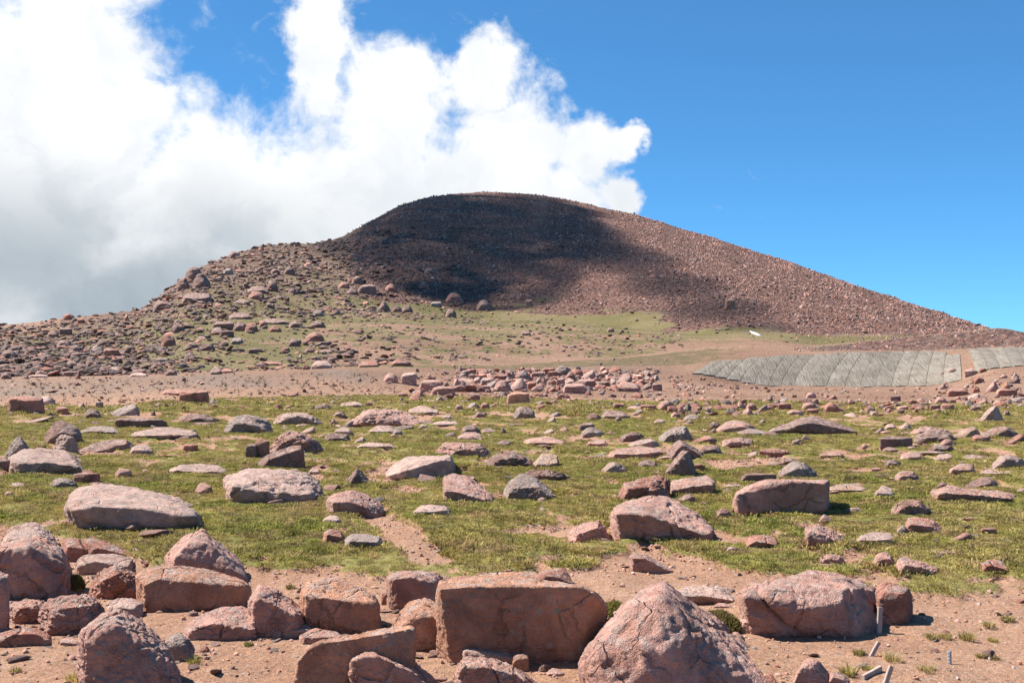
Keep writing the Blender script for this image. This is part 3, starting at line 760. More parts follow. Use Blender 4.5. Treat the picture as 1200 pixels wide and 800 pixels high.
hero([(402,812),(403,795),(406,775),(410,766),(416,759),(424,755),(434,753),(450,757),(472,767),(495,782),(510,796),(518,815)], 822, 'p', 'rounded pink boulder at the bottom edge in front of the long leaning slab', [(414,772),(440,768),(480,785),(470,815),(420,815)], .7, 7, 20, 2, 1.1)
hero([(458,737),(462,728),(468,720),(476,711),(485,703),(500,699),(508,704),(516,711),(535,720),(548,729),(550,738),(545,750),(530,761),(508,762),(487,757),(480,748)], 763, 'o', 'rugged squat boulder in front of the left end of the big square-cut boulder', [(476,722),(490,718),(503,724,.0),(512,735),(488,752),(545,737),(530,757)], .8, 7, 20, 1, 1.3, short='the rugged squat boulder')
hero([(453,676),(460,670),(478,669),(487,673),(500,670),(512,669),(519,676),(519,688),(505,699),(482,706),(464,717),(459,702),(455,688)], 718, 'p', 'purplish rock with a pale flat corner touching the left end of the big square-cut boulder', [(457,679),(481,675),(475,692),(466,712),(505,684)], .7, 6, 24, 1, 1.1)
hero([(513,690),(516,680),(530,677),(545,674),(572,672),(600,671),(625,671),(645,674),(668,682),(686,687),(698,695),(706,705),(708,725),(706,745),(703,764),(690,777),(655,773),(615,766),(575,756),(548,742),(530,725),(515,707)], 778, 'o', 'big square-cut boulder in the middle foreground with flat pale top and orange front',
     [(515,690),(540,688),(562,689),(600,693),(632,697),(655,692),(683,688),(692,697),(704,706,.10),(688,775,.02),(655,771,0),(560,748,.05),(600,762,0)], 0.42, 7, 40, 1, .65, cuts=1, lean=.95, short='the big square-cut boulder')
hero([(626,680),(631,672),(640,668),(652,666),(660,665),(667,674),(672,683),(655,685),(636,683)], 685, 'r', 'small dark red stone lying on top of the big square-cut boulder', [(640,674),(656,677),(664,683)], .7, 5, 26, 0, 1.1, at=5.95, name='rock')
hero([(530,815),(532,795),(536,778),(546,770),(560,769),(580,772),(600,778),(618,788),(628,800),(632,815)], 820, 'p', 'ridged pink rock at the bottom edge left of the great wedge-shaped boulder', [(540,782),(570,780),(605,792),(590,815)], .8, 6, 20, 1, 1.5, strata=.6, short='the ridged rock at the bottom edge')
hero([(540,765),(541,758),(548,752),(560,752),(575,755),(600,758),(613,764),(617,772),(616,780),(595,778),(565,770)], 782, 'k', 'flat pale capped slab lying behind the ridged rock at the bottom edge', [(545,763),(572,766),(608,771)], .6, 6, 30, 0, .8)
hero([(680,778),(683,768),(690,758),(700,746),(716,731),(733,715),(750,700),(756,691),(764,685),(775,681),(784,683),(790,690),(797,701),(812,712),(828,726),(845,739),(860,752),(873,767),(888,780),(900,792),(912,812),(690,816),(683,800)], 822, 'p', 'great wedge-shaped boulder with sunlit left face, split front and dark right face at the bottom',
     [(684,775),(700,760,-.05),(766,703,.12),(771,704,.12),(774,722,.03),(777,745,-.03),(765,760,-.08),(745,800,-.12),(712,812,-.1),(780,812,-.1),(835,812,.05),(850,790,.12)], 1.05, 7, 40, 1, .9, cuts=1, lean=.8, short='the great wedge-shaped boulder', cutr=(.96,.99))
hero([(788,692),(798,688),(812,686),(826,685),(842,686),(862,696),(870,703),(855,707),(830,704),(800,701)], 708, 'k', 'low pale slab sunk in the gravel just behind the great wedge-shaped boulder', [(800,697),(830,697),(858,703)], .7, 6, 18, 0, 1.5)
hero([(866,725),(872,722),(885,724),(894,737),(890,741),(876,742),(868,735)], 742, 'p', 'small tilted rock between the mound-shaped cushion plant and the ridged right boulder', [(872,729),(885,732)], .8, 5)
hero([(868,703),(870,693),(876,688),(900,684),(915,680),(930,676),(950,670),(965,667),(977,669),(985,672),(1005,680),(1020,686),(1030,696),(1034,712),(1030,735),(1012,742),(985,747),(950,744),(915,738),(890,731),(873,717)], 748, 'p', 'large ridged boulder at the right with a wooden stake at its right end',
     [(872,698),(885,705,.02),(905,703,.0),(920,712,-.03),(965,707,-.02),(984,703,.02),(988,690,.12),(990,688,.14),(978,725,-.02),(950,740,0),(905,733,.02),(1000,740,.06)], 1.0, 7, 28, 2, 1.0, cuts=1, lean=.85, short='the large ridged right boulder')
hero([(1026,690),(1030,684),(1040,682),(1052,684),(1065,688),(1070,698),(1069,716),(1064,724),(1050,728),(1030,733)], 732, 'r', 'squarish red block touching the right end of the large ridged right boulder', [(1032,695),(1060,695),(1062,722)], .9, 6, 30, 1, .9, short='the squarish red block')
hero([(928,804),(932,790),(937,780),(942,773),(950,770),(957,772),(962,777),(968,786),(972,804)], 806, 'p', 'small pointed rock standing in the gravel at the bottom right', [(938,783),(950,780),(958,798)], .8, 6, 24, 1)
hero([(966,795),(972,787),(982,787),(992,791),(998,796),(992,800),(970,803)], 803, 'p', 'small flat rock lying against the pointed rock at the bottom right', [(976,792),(990,797)], .8, 5, 22, 1, 1.2)
hero([(893,806),(898,790),(905,789),(911,800),(914,808)], 810, 'r', 'tiny dark red stone at the bottom edge beside the great wedge-shaped boulder', None, .8, 4, name='stone')

# ------------------------------------------------------------------ boulders of the turf, the ones that stand out
hero([(80,585),(84,577),(92,571),(108,568),(125,567),(150,571),(170,575),(192,579),(210,585),(226,593),(237,602),(238,611),(228,618),(210,621),(190,621),(165,617),(145,612),(118,606),(98,603),(84,597)], 622, 'k', 'long whale-backed slab lying in the turf at the left with a pale cracked top',
     [(84,590),(105,593),(135,597),(165,599),(205,598),(228,602),(195,618),(150,611),(110,602)], 1.1, 7, 26, 2, .9, lean=.95, short='the whale-backed slab', cuts=2)
hero([(12,541),(16,533),(28,526),(48,524),(75,526),(88,534),(98,541),(100,547),(80,549),(45,553),(20,555)], 556, 'k', 'flat-topped pale slab with a dark end near the left edge in the turf', [(18,536),(30,545),(60,546),(90,546),(24,554)], 1.2, 6, 26, 0, lean=.95, short='the dark-ended slab')
hero([(262,562),(268,557),(280,552),(300,546),(325,546),(345,547),(360,553),(372,562),(379,575),(372,586),(350,591),(325,590),(295,584),(270,574)], 592, 'k', 'broad domed boulder with a rough pale top on the turf left of centre', [(268,568),(295,566),(330,570),(365,578),(340,588),(300,583)], 1.1, 7, 20, 1, 1.4, lean=.9, short='the broad domed boulder')
hero([(302,540),(310,535),(325,528),(340,523),(352,519),(356,523),(357,547),(340,545),(318,540)], 548, 'd', 'dark wedge with a thin pale sunlit edge leaning behind the broad domed boulder', [(310,540),(352,526),(350,545)], .35, 6, 30, 0, .8, short='the pale-edged dark wedge')
hero([(382,586),(390,579),(405,574),(420,573),(435,580),(448,589),(450,596),(440,601),(415,603),(392,598)], 604, 'p', 'squat rough boulder right of the broad domed boulder', [(390,589),(408,587),(425,592),(412,600)], .8, 6, 20, 1, 1.3)
hero([(452,552),(460,545),(472,536),(490,534),(512,534),(528,533),(531,540),(533,552),(528,556),(500,560),(470,561),(454,558)], 562, 'k', 'large block with a pale triangular top face in the middle of the turf', [(456,557),(478,550,.0),(490,540,.12),(500,542,.05),(527,536,.1),(470,560,0)], 1.1, 6, 32, 1, .8, lean=.95, short='the pale-topped block')
hero([(519,563),(521,557),(530,555),(548,558),(566,566),(578,582),(577,586),(558,589),(535,582),(521,574)], 590, 'p', 'tilted block with a grey top and dark underside right of the pale-topped block', [(522,574),(540,577),(564,585),(560,588)], 1.3, 6, 26, 0, 1, lean=.95, short='the tilted grey-topped block')
hero([(404,497),(412,492),(425,483),(440,478),(462,479),(478,485),(490,494),(494,500),(470,500),(440,499),(410,499)], 501, 'p', 'broad low mound of rock with a dark peaked face on the far turf', [(412,497),(433,484,.1),(445,494),(460,499),(480,498)], .7, 6, 16, 0, 1.6, short='the broad rock mound')
hero([(715,602),(722,593),(735,587),(755,581),(772,579),(785,581),(800,593),(815,605),(828,615),(836,622),(833,628),(818,630),(800,624),(770,615),(740,609),(718,606)], 631, 'p', 'large tilted slab with a notch in its top edge in the turf right of centre', [(722,601),(755,602),(790,613),(812,622),(825,628)], 1.1, 7, 26, 2, 1.1, lean=.95, short='the notched slab', strata=.4)
hero([(665,622),(672,617),(685,612),(702,609),(710,618),(715,630),(712,634),(700,632),(685,630)], 635, 'p', 'rough triangular rock on the turf left of the notched slab', [(678,625),(700,617),(705,631)], .8, 6, 22, 1, 1.6, strata=.6, short='the rough triangular rock')
hero([(590,575),(598,562),(610,555),(628,559),(638,566),(647,576),(652,582),(640,586),(620,585),(600,578)], 587, 'g', 'grey rough-topped triangular block with a dark right corner in the middle of the turf', [(600,573),(630,571),(622,583),(644,582)], .8, 6, 28, 0, 1.1, short='the grey triangular block')
hero([(737,664),(737,652),(744,647),(756,649),(770,656),(780,663),(790,669),(775,670),(745,671)], 672, 'p', 'dark pink rock tapering to the right on the turf behind the great wedge-shaped boulder', [(742,654),(756,654),(780,667)], .7, 6, 22, 0)
hero([(860,585),(864,575),(875,569),(890,563),(900,561),(920,561),(945,562),(958,565),(966,562),(969,572),(969,590),(966,598),(930,601),(890,600),(862,599)], 601, 'p', 'box-shaped boulder with broad dark front face and pale top edge on the right turf', [(863,580),(880,571),(900,566),(930,563),(955,567),(964,566),(966,598),(865,598),(910,600)], .7, 7, 34, 1, .8, short='the box-shaped boulder', cuts=1)
hero([(778,556),(785,546),(792,535),(797,528),(806,528),(811,537),(815,550),(816,556),(800,558)], 558, 'd', 'tall dark pyramid-shaped stone on the turf right of centre', [(790,548),(800,534),(806,552)], .9, 6, 30, 0, short='the dark pyramid stone')
hero([(780,532),(788,521),(796,515),(806,520),(816,525),(824,532),(826,538),(800,539),(784,536)], 539, 'd', 'dark block with a pale left slope just behind the dark pyramid stone', [(792,528),(800,520),(820,533)], .8, 6, 26, 0)
hero([(772,512),(780,505),(790,500),(801,499),(807,505),(812,515),(806,519),(790,517)], 519, 'g', 'large grey rock farther off behind the dark pyramid stone', [(785,509),(801,504),(805,516)], .8, 6, 20, 1, 1.5, short='the large grey rock')
hero([(900,506),(908,503),(925,495),(935,490),(950,488),(962,490),(972,497),(985,500),(1000,503),(1003,507),(960,508),(920,508)], 509, 'd', 'long dark domed rock on the far turf at the right with a pale left slope', [(930,500),(945,494),(965,498),(990,505)], .5, 6, 18, 0, 1.0, short='the long dark dome')
hero([(1148,491),(1155,482),(1162,477),(1166,473),(1171,480),(1175,490),(1174,493),(1160,493)], 494, 'k', 'pale triangular boulder standing alone at the far right of the turf', [(1155,489),(1164,479),(1168,491)], .9, 6, 30, 0, .8, short='the pale triangular boulder')
hero([(783,565),(790,562),(810,559),(830,557),(838,563),(838,570),(820,576),(800,579),(786,577)], 580, 'p', 'flat thick block with a dark front edge right of the notched slab\'s top', [(788,571),(815,572),(836,567)], .8, 6, 26, 0, 1.2)
hero([(726,576),(730,566),(742,563),(756,560),(772,557),(783,562),(786,574),(776,583),(750,585),(732,583)], 586, 'r', 'jagged lumpy rock touching the top of the notched slab', [(735,573),(760,570),(775,578)], .8, 6, 18, 1, 2.0)
hero([(405,640),(404,630),(412,625),(430,625),(445,628),(449,634),(448,641),(430,640)], 642, 'g', 'bluish grey flat slab beside a small dark block at the front of the turf', [(410,634),(442,635)], .7, 6, 28, 0, .9)
hero([(378,633),(380,623),(387,619),(398,621),(404,627),(404,636),(392,636)], 636, 'r', 'small dark red block beside the bluish grey flat slab at the front of the turf', [(384,626),(400,629)], .8, 5, 28, 0)
hero([(943,618),(948,614),(962,615),(975,622),(988,628),(990,638),(975,640),(958,636),(946,630)], 641, 'p', 'pitted pink rock on the right turf behind the large ridged right boulder', [(950,624),(970,630)], .8, 6, 18, 1, 1.8, short='the pitted pink rock')
hero([(1060,613),(1064,606),(1080,605),(1095,610),(1106,618),(1100,622),(1080,622),(1068,625),(1062,620)], 625, 'r', 'dark fronted block with a pale top on the right turf', [(1066,614),(1070,622),(1090,617)], .8, 6, 26, 0, 1.1, short='the dark fronted block')
hero([(1022,660),(1026,650),(1034,646),(1044,648),(1051,660),(1048,665),(1030,664)], 666, 'p', 'rounded pink rock on the turf behind the squarish red block', [(1030,653),(1044,655)], .8, 5, 18, 0, 1.3)
hero([(1048,662),(1056,652),(1068,655),(1082,661),(1096,664),(1099,669),(1080,672),(1060,667)], 673, 'p', 'long lumpy rock joined to the rounded pink rock behind the squarish red block', [(1058,660),(1085,666)], .7, 6, 18, 1, 2.0)
hero([(1150,660),(1160,655),(1172,656),(1186,664),(1191,671),(1180,671),(1165,666)], 672, 'r', 'low flat rock with a dark underside near the right edge of the turf', [(1156,661),(1180,667)], .8, 5, 24, 0, 1.2)
hero([(1090,574),(1110,570),(1140,571),(1170,574),(1190,579),(1192,585),(1170,588),(1140,585),(1110,579)], 589, 'p', 'long low flat rock stretched along the right turf', [(1105,577),(1150,579),(1185,584)], .6, 6, 18, 1, 1.6, short='the long low flat rock', strata=.6)
hero([(872,632),(880,627),(895,626),(908,630),(917,638),(912,642),(895,641),(880,637)], 642, 'r', 'smooth reddish slab on the turf in front of the box-shaped boulder', [(880,633),(905,637)], .8, 6, 22, 0, .8)

# ------------------------------------------------------------------ the smaller ones, as seen: x0, x1, top, base, shape, tone
FIELD = '''449,467,437,448,d,p 471,488,436,451,b,k 491,518,444,459,b,p 506,533,452,463,b,p 483,497,456,466,w,p 467,478,460,466,b,r 532,556,443,450,s,t 563,579,442,453,b,k
564,574,451,459,b,p 579,599,445,459,d,p 597,618,441,458,w,k 618,628,446,457,b,r 594,620,458,473,b,o 577,597,438,447,b,r 593,604,433,443,d,k 606,621,434,445,l,g
549,557,438,444,b,p 555,564,435,442,p,r 564,574,432,441,d,p 546,560,470,480,w,g 563,574,471,479,d,r 477,513,475,486,s,k 556,571,482,489,d,d 518,529,485,491,s,k
540,563,498,508,d,d 563,581,501,507,s,d 585,595,501,508,p,d 535,565,506,516,s,p 504,539,493,500,s,k 432,467,498,508,s,k 509,574,518,535,l,p 569,627,530,547,l,d
518,535,506,512,w,d 417,462,518,525,s,k 602,628,476,490,l,g 595,618,493,499,s,d 660,688,449,461,b,p 677,698,444,454,b,p 680,699,433,444,w,k 722,742,436,450,w,k
721,749,447,459,s,p 740,752,444,453,b,r 750,766,448,457,w,d 763,776,449,458,b,p 703,715,446,455,b,d 651,668,428,439,l,g 662,675,436,446,d,r 635,650,430,439,b,r
640,652,444,451,d,p 652,662,442,452,b,p 623,631,435,443,b,r 700,709,436,442,b,p 708,722,440,446,s,p 704,737,480,491,s,d 718,732,472,479,b,r 735,752,475,480,s,k
750,769,474,481,b,r 770,792,469,482,d,p 678,697,495,506,b,d 680,708,501,512,l,g 644,658,482,488,w,g 647,658,467,472,p,r 665,672,467,472,d,r 612,660,511,522,s,p
687,705,484,492,l,d 686,712,515,522,s,p 726,756,506,517,l,d 735,772,513,522,w,k 712,778,523,536,s,p 625,657,530,549,s,t 706,735,542,554,d,k 746,772,538,551,l,d
608,670,551,563,l,d 635,651,502,509,w,k 652,668,499,506,p,p 912,927,471,481,b,r 939,958,471,480,d,p 946,959,478,485,b,r 965,984,471,484,d,r 921,942,480,487,d,p
867,882,478,486,w,p 874,887,472,481,d,r 862,875,468,480,p,p 797,806,477,485,b,r 802,819,485,492,s,g 814,823,476,483,d,r 840,886,493,506,d,p 864,897,502,510,s,g
937,953,509,517,p,d 927,941,514,521,l,g 810,841,510,519,w,r 843,889,513,524,l,p 820,846,521,531,l,d 873,889,528,537,w,k 890,925,525,536,b,r 899,938,535,545,w,d
911,957,541,560,d,g 868,910,554,565,b,d 850,872,564,572,s,k 960,988,528,536,s,p 970,1015,566,577,s,t 811,826,543,552,b,r 1175,1184,481,487,d,d 1117,1149,499,513,w,t
1144,1193,498,513,w,d 1139,1160,509,518,b,r 1179,1204,508,520,w,r 1069,1121,505,519,l,d 1100,1121,514,524,l,p 1088,1119,520,531,l,d 1032,1069,510,524,b,d 1007,1020,519,526,p,p
1034,1053,523,530,s,d 1076,1095,529,533,s,d 1052,1068,495,504,w,k 1037,1050,496,503,s,k 1025,1039,500,508,p,d 1067,1112,500,509,l,p 1013,1026,476,482,d,r 1020,1030,481,487,d,k
1091,1102,473,481,b,r 1102,1118,472,481,b,r 1095,1110,465,473,d,p 1142,1159,467,475,w,p 1138,1155,474,481,b,d 1110,1135,454,464,b,r 1099,1111,448,456,p,k 1134,1149,460,467,w,k
1139,1149,452,460,d,r 1173,1184,447,456,p,o 1155,1172,446,459,p,p 1167,1192,455,464,b,r 1163,1202,533,547,d,k 1095,1118,531,540,s,k 1124,1153,532,540,s,k 1112,1142,542,555,s,p
1144,1188,549,557,s,k 1035,1057,538,548,l,d 1021,1033,547,554,b,p 1055,1083,528,539,s,p 1130,1170,558,572,w,d 1049,1079,551,563,l,p 1045,1090,586,603,l,p 1025,1048,568,583,s,k
1123,1155,600,610,s,k 1050,1065,616,626,d,k 958,980,602,613,p,p 1005,1047,622,637,s,k 1085,1140,640,650,s,k 1117,1142,623,633,w,r 1150,1168,618,626,b,r 960,990,649,660,d,p 838,858,595,607,d,p
851,865,640,646,d,p 792,815,578,588,w,d 10,51,463,485,b,r 38,65,462,476,w,k 65,80,476,485,b,r 90,100,471,479,w,k 112,121,470,478,b,g 129,165,473,487,w,g
98,119,479,490,l,d 176,183,479,487,p,d 211,244,457,472,b,r 190,216,456,463,s,r 211,257,485,496,l,d 369,389,473,480,l,d 390,406,482,489,d,d 385,398,491,498,p,d
262,318,485,507,l,g 319,377,483,497,l,k 5,40,509,537,p,g 52,97,494,519,d,d 63,92,510,530,l,k 92,160,513,530,w,d 93,138,499,509,s,g 152,230,500,514,s,k
152,178,520,532,s,k 214,232,520,529,b,r 135,195,489,501,b,d 287,301,520,536,b,d 200,263,543,556,s,k 135,155,548,559,d,p 86,117,553,566,b,r 57,90,560,571,l,g
-4,12,535,553,b,d 10,30,565,571,s,k 315,376,505,531,l,p 298,316,514,536,b,r 404,437,548,569,p,d 388,400,549,557,d,p 484,527,590,604,s,k 360,375,548,556,s,k
379,411,507,517,l,d 392,412,500,509,s,k 353,370,500,508,w,k 415,429,511,519,w,k 400,425,470,477,s,k 378,400,603,613,s,k 583,600,515,522,s,d 460,472,503,510,l,g 5,16,575,582,d,p'''
SLOPE = '''73,88,367,375,d,r 91,99,373,379,b,r 145,152,367,376,p,o 189,206,392,406,d,r 66,84,398,407,l,d 112,130,398,406,l,d 81,98,404,414,d,d 105,123,405,415,l,g
122,140,408,418,b,r 145,159,404,411,l,d 28,47,406,417,l,d 0,21,410,421,d,d 9,28,404,413,l,d 54,70,388,396,l,d 86,95,436,444,p,r 42,53,423,430,d,d 137,148,430,436,p,r 24,35,438,444,p,d
152,173,436,441,s,k 33,56,438,442,s,k 128,145,429,435,s,k 0,14,437,444,d,d 268,295,366,374,s,d 250,274,376,387,b,d 273,290,377,388,d,d 287,303,378,389,d,r 303,337,373,380,s,d 338,355,376,384,d,d
314,330,382,389,d,r 363,382,376,384,l,d 358,380,389,400,d,r 337,352,397,406,d,d 330,340,406,412,d,r 357,370,407,413,d,d 373,389,409,414,s,d 364,388,421,432,s,k 383,393,418,425,d,d 354,363,427,433,d,r
301,330,423,428,s,r 258,273,431,437,s,r 200,217,379,390,l,d 217,233,401,408,l,d 233,252,402,411,l,d 207,222,325,340,l,d 217,238,312,328,l,d 226,247,321,338,l,d 212,249,343,354,s,d 179,202,352,363,d,d 289,314,335,343,s,d 291,310,341,351,d,r
312,326,329,341,d,d 332,346,313,322,d,d 317,328,315,322,d,d 261,274,314,322,d,g 268,282,294,303,d,d 275,293,350,357,s,d 441,458,352,365,p,d 471,484,358,366,d,d 459,471,358,366,d,d
522,535,362,372,d,d 420,441,333,345,b,d 406,420,338,345,d,d 412,426,323,333,d,d 522,543,343,355,d,r 558,578,352,364,d,d 457,482,421,429,d,r 420,443,422,430,s,r 850,862,349,362,b,o 616,624,351,358,b,o 610,622,387,393,s,d 711,720,384,389,d,d'''
def rows(s):
    for t in s.split():
        p = t.split(','); yield [float(v) for v in p[:4]] + p[4:]
SHORT = {(770,482): 'the round pink boulder at the turf edge', (706,554): 'the pale dome-shaped stone', (594,473): 'the reddish flat-topped block below the rubble heap', (597,458): 'the pale-faced block on the rubble heap',
         (722,450): 'the bright block at the right of the rubble heap', (491,459): 'the broad block at the left of the rubble heap', (477,486): 'the thick pale slab', (509,535): 'the long lumpy rock', (712,536): 'the long split slab',
         (625,549): 'the tapering tan slab', (10,485): 'the red block at the foot of the left bank', (129,487): 'the grey wedge at the foot of the left bank', (211,472): 'the dark block on the left bank', (152,514): 'the pale streaked slab',
         (92,530): 'the long dark wedge', (52,519): 'the dark humped boulder', (1032,524): 'the dark box-like rock', (1144,513): 'the dark wedge at the right', (911,560): 'the grey domed rock', (358,400): 'the red boulder alone on the left slope',
         (217,328): 'the dark outcrop of the mountain shoulder', (145,376): 'the small upright orange rock near the left skyline', (1110,464): 'the long red block below the matting', (364,432): 'the pale slab above the road', (268,374): 'the thin dark slab on the slope',
         (850,362): 'the orange block on the mountain flank', (441,365): 'the dark pointed boulder at the mountain foot', (262,507): 'the grey rock cluster', (457,429): 'the dark red rock beside the road', (287,389): 'the row of dark blocks on the left slope', (189,406): 'the squat dark red boulder', (522,355):'the red-brown boulder at the shadow edge'}
GAPS = '''447,460,692,708,b,r 68,90,746,756,s,p 68,92,691,700,l,r 165,178,700,711,b,d 600,619,764,786,b,o 268,290,719,728,s,p 150,164,742,752,b,p 222,236,726,735,w,p 318,332,738,748,l,p 640,660,782,792,s,p 232,246,756,764,w,r 372,386,686,692,s,k 432,446,752,760,w,p 836,856,706,712,s,p 590,604,664,670,s,p'''
for x0, x1, y0, y1, st, tn in rows(GAPS + ' ' + FIELD + ' ' + SLOPE):
    param(x0, x1, y0, y1, st, tn, SHORT.get((int(x0), int(y1))))

# ------------------------------------------------------------------ more stones of the heaps, still one by one
def taken(px, py, w):
    return any(x0 - 2 < px < x1 + 2 and y0 - 2 < py < y1 + 2 for (_, x0, x1, y0, y1, *r) in ROCKS)
def heap(n, xr, yr, wr, seed, tones='prdk', stys='bdwlp'):
    rng = np.random.default_rng(seed); k = 0; t = 0
    while k < n and t < 4000:
        t += 1
        px, py = rng.uniform(*xr), rng.uniform(*yr); w = wr[0] + (wr[1] - wr[0]) * rng.random() ** 1.8
        if taken(px, py, w): continue
        h = w * rng.uniform(.42, .7)
        if param(px - w / 2, px + w / 2, py - h, py, str(rng.choice(list(stys))), str(rng.choice(list(tones))), sub=4): k += 1
heap(14, (540, 690), (437, 450), (9, 15), 11)
heap(10, (1095, 1200), (432, 470), (9, 17), 12)
heap(12, (790, 1100), (464, 484), (9, 14), 13)
heap(14, (20, 330), (383, 440), (10, 17), 14, 'dddgrd', 'lsdb')
heap(10, (250, 520), (320, 372), (9, 15), 15, 'ddgr', 'ldb')
heap(10, (430, 900), (478, 505), (9, 15), 16, 'pdgk', 'lsdw')

# ------------------------------------------------------------------ labels for the stones that have none yet
TW = {'p': 'pink', 'r': 'red-brown', 'd': 'dark', 'g': 'grey', 'k': 'pale', 't': 'tan', 'o': 'orange-pink'}
SW = {'s': 'flat', 'b': 'blocky', 'd': 'rounded', 'p': 'pointed', 'w': 'wedge-shaped', 'l': 'lumpy'}
def label_rocks():
    marks = [(s, (x0 + x1) / 2, (y0 + y1) / 2, x1 - x0) for (o, x0, x1, y0, y1, st, tn, s, lb) in ROCKS if s]
    marks += [('the left end of the grey matting', 820, 438, 20), ('the right end of the grey matting', 1120, 430, 20), ('the white snow patch', 885, 392, 16)]
    todo = [r for r in ROCKS if not r[8]]
    def adj(r):
        w = r[2] - r[1]
        size = 'tiny' if w < 12 else 'small' if w < 20 else 'middling' if w < 36 else 'large'
        return f"{size} {TW[r[6]]} {SW[r[5]]}"
    def noun(r): return r[0]['category']
    def rel(r, m):
        dx = (r[1] + r[2]) / 2 - m[1]; dy = (r[3] + r[4]) / 2 - m[2]
        d = math.hypot(dx, dy * 2)
        q = 'just ' if d < 45 + m[3] / 2 else '' if d < 130 else 'well '
        if abs(dx) > 1.6 * abs(dy) * 2: w = 'right of' if dx > 0 else 'left of'
        elif abs(dy) * 2 > 1.6 * abs(dx): w = 'in front of' if dy > 0 else 'behind'
        else: w = ('in front and ' if dy > 0 else 'behind and ') + ('to the right of' if dx > 0 else 'to the left of')
        return q + w
    G = {}
    for r in todo: G.setdefault((adj(r), noun(r)), []).append(r)
    used = {r[8] for r in ROCKS if r[8]}
    for (a, nn), rs in G.items():
        for r in rs:
            cx, cy = (r[1] + r[2]) / 2, (r[3] + r[4]) / 2
            near = sorted(marks, key=lambda m: math.hypot(m[1] - cx, 2.0 * (m[2] - cy)))
            near = [m for m in near if not (r[7] and m[0] == r[7])][:9]
            lab = None
            if r[7]:
                lab = None
            cands = []
            for m in near[:5]:
                w = rel(r, m)
                if sum(rel(q, m) == w for q in rs) == 1: cands.append(f"{a} {nn} {w} {m[0]}")
            for m in near[:5]:
                dd = sorted(rs, key=lambda q: math.hypot((q[1] + q[2]) / 2 - m[1], 2 * ((q[3] + q[4]) / 2 - m[2])))
                if dd[0] is r: cands.append(f"{a} {nn} closest of its kind to {m[0]}")
            for i in range(5):
                for k in range(i + 1, 6):
                    m, n2 = near[i], near[k]; w, v = rel(r, m), rel(r, n2)
                    if sum(rel(q, m) == w and rel(q, n2) == v for q in rs) == 1: cands.append(f"{a} {nn} {w} {m[0]} and {v} {n2[0]}")
            for m in near[:6]:
                w = rel(r, m); same = [q for q in rs if rel(q, m) == w]
                if min(same, key=lambda q: q[1]) is r: cands.append(f"{a} {nn} {w} {m[0]}, the leftmost such")
                if max(same, key=lambda q: q[1]) is r: cands.append(f"{a} {nn} {w} {m[0]}, the rightmost such")
                if max(same, key=lambda q: q[4]) is r: cands.append(f"{a} {nn} {w} {m[0]}, the nearest such")
                if min(same, key=lambda q: q[4]) is r: cands.append(f"{a} {nn} {w} {m[0]}, the farthest such")
            for c in cands:
                if len(c.split()) <= 16 and c not in used: lab = c; break
            if lab is None: lab = (cands[0] if cands else f"{a} {nn} {rel(r, near[0])} {near[0][0]}")
            used.add(lab); r[0]['label'] = lab
label_rocks()

# ------------------------------------------------------------------ grey erosion matting, panel by panel
def panel_mesh(b0, b1, t0, t1, s0, s1, lift):
    V = []; nu, ns = 4, 7
    for i in range(ns):
        s = s0 + (s1 - s0) * i / (ns - 1)
        for k in range(nu):
            uu = k / (nu - 1)
            b = b0 + (b1 - b0) * uu; t = t0 + (t1 - t0) * uu
            px = b + (t - b) * (s ** 1.5 if s > 0 else 0)
            Y = np.interp(px, PXT, TD[1]) * (1 - s) + np.interp(px, PXT, TD[2]) * s
            X = (px - 600) / F * Y
            V.append((X, Y, float(Hn(X, Y)) + lift + .03 * math.sin(math.pi * uu)))
    V = np.array(V); n = len(V)
    W = V.copy(); W[:, 2] -= .3; E = V.copy(); E[:, 2] -= .004
    q = []
    for i in range(ns - 1):
        for k in range(nu - 1):
            a = i * nu + k; q.append((a, a + 1, a + nu + 1, a + nu))
    rim = [i for i in range(nu)] + [i * nu + nu - 1 for i in range(1, ns)] + [(ns - 1) * nu + k for k in range(nu - 2, -1, -1)] + [i * nu for i in range(ns - 2, 0, -1)]
    for a, b in zip(rim, rim[1:] + rim[:1]): q.append((b + n, a + n, a + 2 * n, b + 2 * n))
    return np.vstack([V, E, W]), q
def matting(name, label, bots, tops, s0, s1):
    Y = float(np.interp(bots[0], PXT, TD[1])); X = (bots[0] - 600) / F * Y
    root = link(bpy.data.objects.new(name, None)); root.location = (X, Y, float(Hn(X, Y)))
    tag(root, label, 'erosion matting', 'grey matting on the road slope')
    rng = np.random.default_rng(5)
    for i in range(len(bots) - 1):
        g = .42
        V, q = panel_mesh(bots[i] + g * .5, bots[i + 1] - g * .5, tops[i] + g * .4, tops[i + 1] - g * .4, max(0, s0(i)), s1(i), .035 + rng.uniform(0, .05))
        me = new_mesh('panel', V - np.array(root.location), quads=q); me.materials.append(M_blanket)
        link(bpy.data.objects.new('panel', me), root)
matting('erosion_matting', 'long grey matting of slanting strips laid down the slope below the upper road',
        [806, 820, 835, 850, 867, 884, 901, 915, 930, 948, 969, 990, 1008, 1026, 1045, 1064, 1085, 1105, 1127],
        [838, 850, 862, 875, 890, 905, 920, 937, 954, 975, 994, 1011, 1027, 1044, 1060, 1077, 1094, 1109, 1124],
        lambda i: .30 - .06 * i if i < 5 else 0, lambda i: .93 if i < 3 else 1.0 if i < 16 else .84 if i == 17 else .97)
matting('erosion_matting', 'shorter grey matting at the right edge of the photo beyond the gap in the strips',
        [1144, 1158, 1172, 1186, 1201, 1218, 1236], [1134, 1146, 1160, 1174, 1190, 1208, 1226], lambda i: .12, lambda i: .98)

